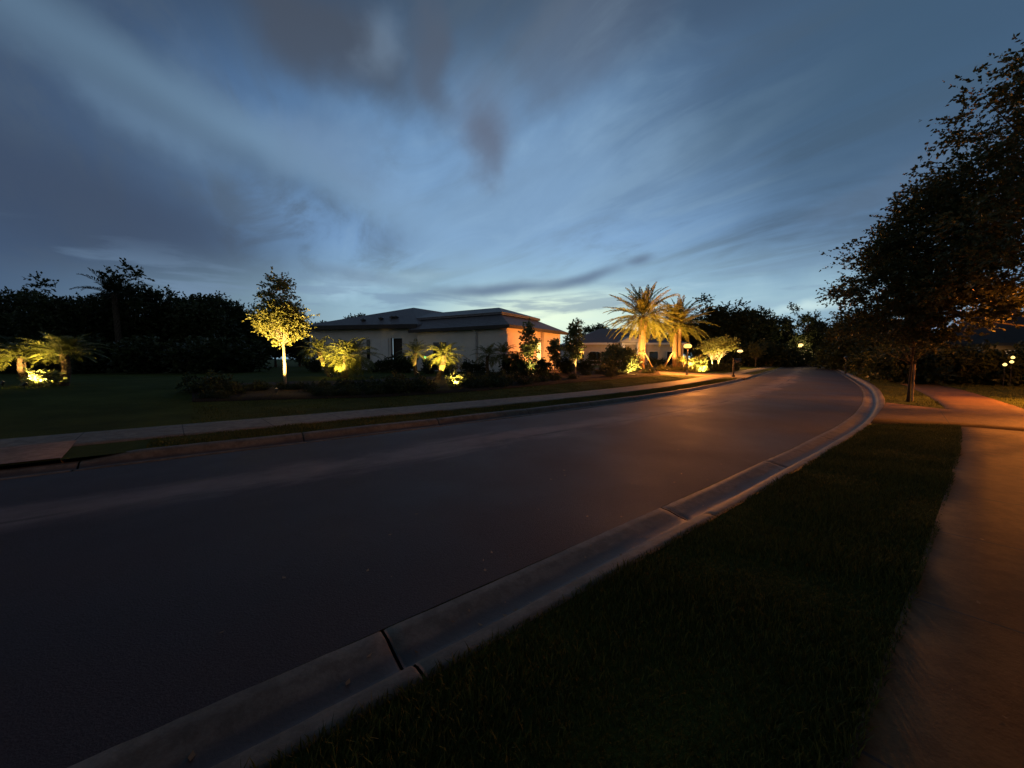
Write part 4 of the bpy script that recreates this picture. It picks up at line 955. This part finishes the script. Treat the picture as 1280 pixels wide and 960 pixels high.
# individual dusky cloud masses
wn_ = nt.nodes.new('ShaderNodeTexNoise'); wn_.inputs['Scale'].default_value = 5; wn_.inputs['Detail'].default_value = 5; nt.links.new(dirv, wn_.inputs['Vector'])
warps = vmath(nt, 'MULTIPLY', vmath(nt, 'SUBTRACT', wn_.outputs['Color'], (.5, .5, .5)).outputs[0], (.03, .03, .035)).outputs[0]
dws = vmath(nt, 'ADD', dirv, warps).outputs[0]
warp = vmath(nt, 'MULTIPLY', vmath(nt, 'SUBTRACT', wn_.outputs['Color'], (.5, .5, .5)).outputs[0], (.22, .22, .22)).outputs[0]
dw = vmath(nt, 'ADD', dirv, warp).outputs[0]
def blob(u, v, ru, rv, ang, col, amt, soft=.25, src=None):
    global base
    c = Vector(uvdir(u, v)); rt_ = c.cross(Vector((0, 0, 1))).normalized(); up = rt_.cross(c).normalized()
    a = R(ang); r2 = rt_*math.cos(a)+up*math.sin(a); u2 = up*math.cos(a)-rt_*math.sin(a)
    k_ = c.y*c.y*1.05
    dd = vmath(nt, 'SUBTRACT', src or dw, tuple(c)).outputs[0]
    x = mathn(nt, 'DIVIDE', vmath(nt, 'DOT_PRODUCT', dd, tuple(r2)).outputs['Value'], ru/FPX*c.y)
    y = mathn(nt, 'DIVIDE', vmath(nt, 'DOT_PRODUCT', dd, tuple(u2)).outputs['Value'], rv/FPX*c.y)
    r_ = mathn(nt, 'SQRT', mathn(nt, 'ADD', mathn(nt, 'MULTIPLY', x, x), mathn(nt, 'MULTIPLY', y, y)))
    base = mixc(nt, mathn(nt, 'MULTIPLY', mr(r_, 1.35, soft), amt), base, col)
# broad tones first
blob(60, 250, 440, 100, -18, (.026, .044, .09), .7, 0)
blob(120, 70, 330, 62, -15, (.03, .05, .088), .9, 0)
blob(1130, 90, 330, 210, 10, (.032, .068, .125), .8, 0)
blob(340, 185, 380, 50, -19, (.15, .25, .42), .6, 0)
blob(690, 250, 190, 130, 0, (.20, .33, .54), .55, 0)
blob(560, 270, 150, 60, -20, (.19, .32, .52), .35, 0)
blob(110, 50, 290, 48, -17, (.032, .052, .088), .8, 0, dws); blob(40, 215, 260, 60, -14, (.03, .046, .09), .6, 0, dws); blob(330, 178, 330, 26, -20, (.14, .235, .38), .45, 0, dws)
pk = (.085, .092, .14)
blob(612, 168, 48, 52, 10, (.08, .088, .13), .62, .0)
blob(610, 190, 34, 34, 10, (.075, .082, .125), .5, .15)
blob(395, 30, 150, 52, -25, (.045, .056, .085), .85)
blob(545, 80, 30, 66, 15, (.06, .075, .115), .75)
blob(470, 60, 30, 40, 0, (.12, .17, .26), .5)
blob(720, 40, 90, 70, 30, (.085, .11, .17), .5)
blob(1120, 232, 95, 22, 8, (.065, .10, .165), .5)
blob(420, 200, 70, 50, -15, (.10, .15, .25), .4)
# afterglow low over the roofs

blob(680, 398, 380, 75, 0, (.30, .45, .52), .7, 0, dirv)
blob(695, 396, 150, 38, 0, (.62, .72, .60), .95, 0, dws)
blob(1000, 385, 60, 12, 0, (.52, .64, .66), .8, 0)
blob(950, 372, 230, 30, 0, (.25, .38, .48), .55, 0)
blob(450, 355, 90, 12, 5, (.28, .42, .56), .55, 0)
# broken low cloud bars: noise stretched along the horizon
lv = nt.nodes.new('ShaderNodeMapping'); nt.links.new(dirv, lv.inputs[0]); lv.inputs['Scale'].default_value = (3.2, 3.2, 22); lv.inputs['Location'].default_value = (2.3, .7, 1.1)
n2 = noise(nt, 1.0, 6, .55, lv.outputs[0], .3)
band = mathn(nt, 'MULTIPLY', mr(Z, .02, .07), mr(Z, .24, .12))
base = mixc(nt, mathn(nt, 'MULTIPLY', mathn(nt, 'MULTIPLY', mr(n2, .50, .62), band), .65), base, (.115, .18, .30))
base = mixc(nt, mathn(nt, 'MULTIPLY', mathn(nt, 'MULTIPLY', mr(n2, .46, .32), mathn(nt, 'MULTIPLY', band, mr(dot, .8, .95))), .3), base, (.42, .56, .66))
bar = (.095, .145, .24)
blob(620, 362, 110, 9, 4, bar, .95, .05, dws); blob(730, 348, 60, 8, 14, bar, .95, .05, dws); blob(800, 328, 18, 6, 10, bar, .95, .05, dws); blob(450, 345, 75, 10, -6, bar, .55, .1, dws); blob(910, 378, 80, 6, 4, (.2, .3, .42), .5, 0)
# deep colour under the horizon
base = mixc(nt, mr(Z, -.005, -.03), base, (.02, .025, .035))
sky = nt.nodes.new('ShaderNodeTexSky'); sky.sky_type = 'NISHITA'; sky.sun_disc = False; sky.sun_elevation = R(-3.5); sky.sun_rotation = R(6); sky.altitude = 0
skc = mixc(nt, 1.0, sky.outputs[0], (.09, .09, .09), 'MULTIPLY')
base = mixc(nt, 1.0, base, (.93, .95, .88), 'MULTIPLY')
fin = mixc(nt, 1.0, base, skc, 'ADD')
nt.links.new(fin, bg.inputs[0]); bg.inputs[1].default_value = 1.7

# last light from the glow below the horizon
sl = bpy.data.lights.new('sun', 'SUN'); sl.energy = .02; sl.angle = R(20); sl.color = (.75, .88, 1)
so_ = bpy.data.objects.new('sun', sl); COL.objects.link(so_); so_.rotation_euler = (R(84), 0, R(180-6))

# ------------------------------------------------------------------ camera and render
cam = bpy.data.cameras.new('camera'); cam.sensor_fit = 'HORIZONTAL'; cam.sensor_width = 36; cam.lens = 36*FPX/1280; cam.clip_start = .05; cam.clip_end = 3000
co = bpy.data.objects.new('camera', cam); COL.objects.link(co); co.location = (0, 0, CAMZ); co.rotation_euler = (math.pi/2-PITCH, 0, 0)
scene.camera = co
scene.view_settings.view_transform = 'Standard'; scene.view_settings.look = 'None'; scene.view_settings.exposure = -.2; scene.view_settings.gamma = 1; scene.view_settings.use_curve_mapping = False
scene.render.engine = 'CYCLES'
cy_ = scene.cycles; cy_.use_denoising = True; cy_.max_bounces = 4; cy_.diffuse_bounces = 1; cy_.glossy_bounces = 3; cy_.transmission_bounces = 3; cy_.sample_clamp_indirect = 3; cy_.use_light_tree = True
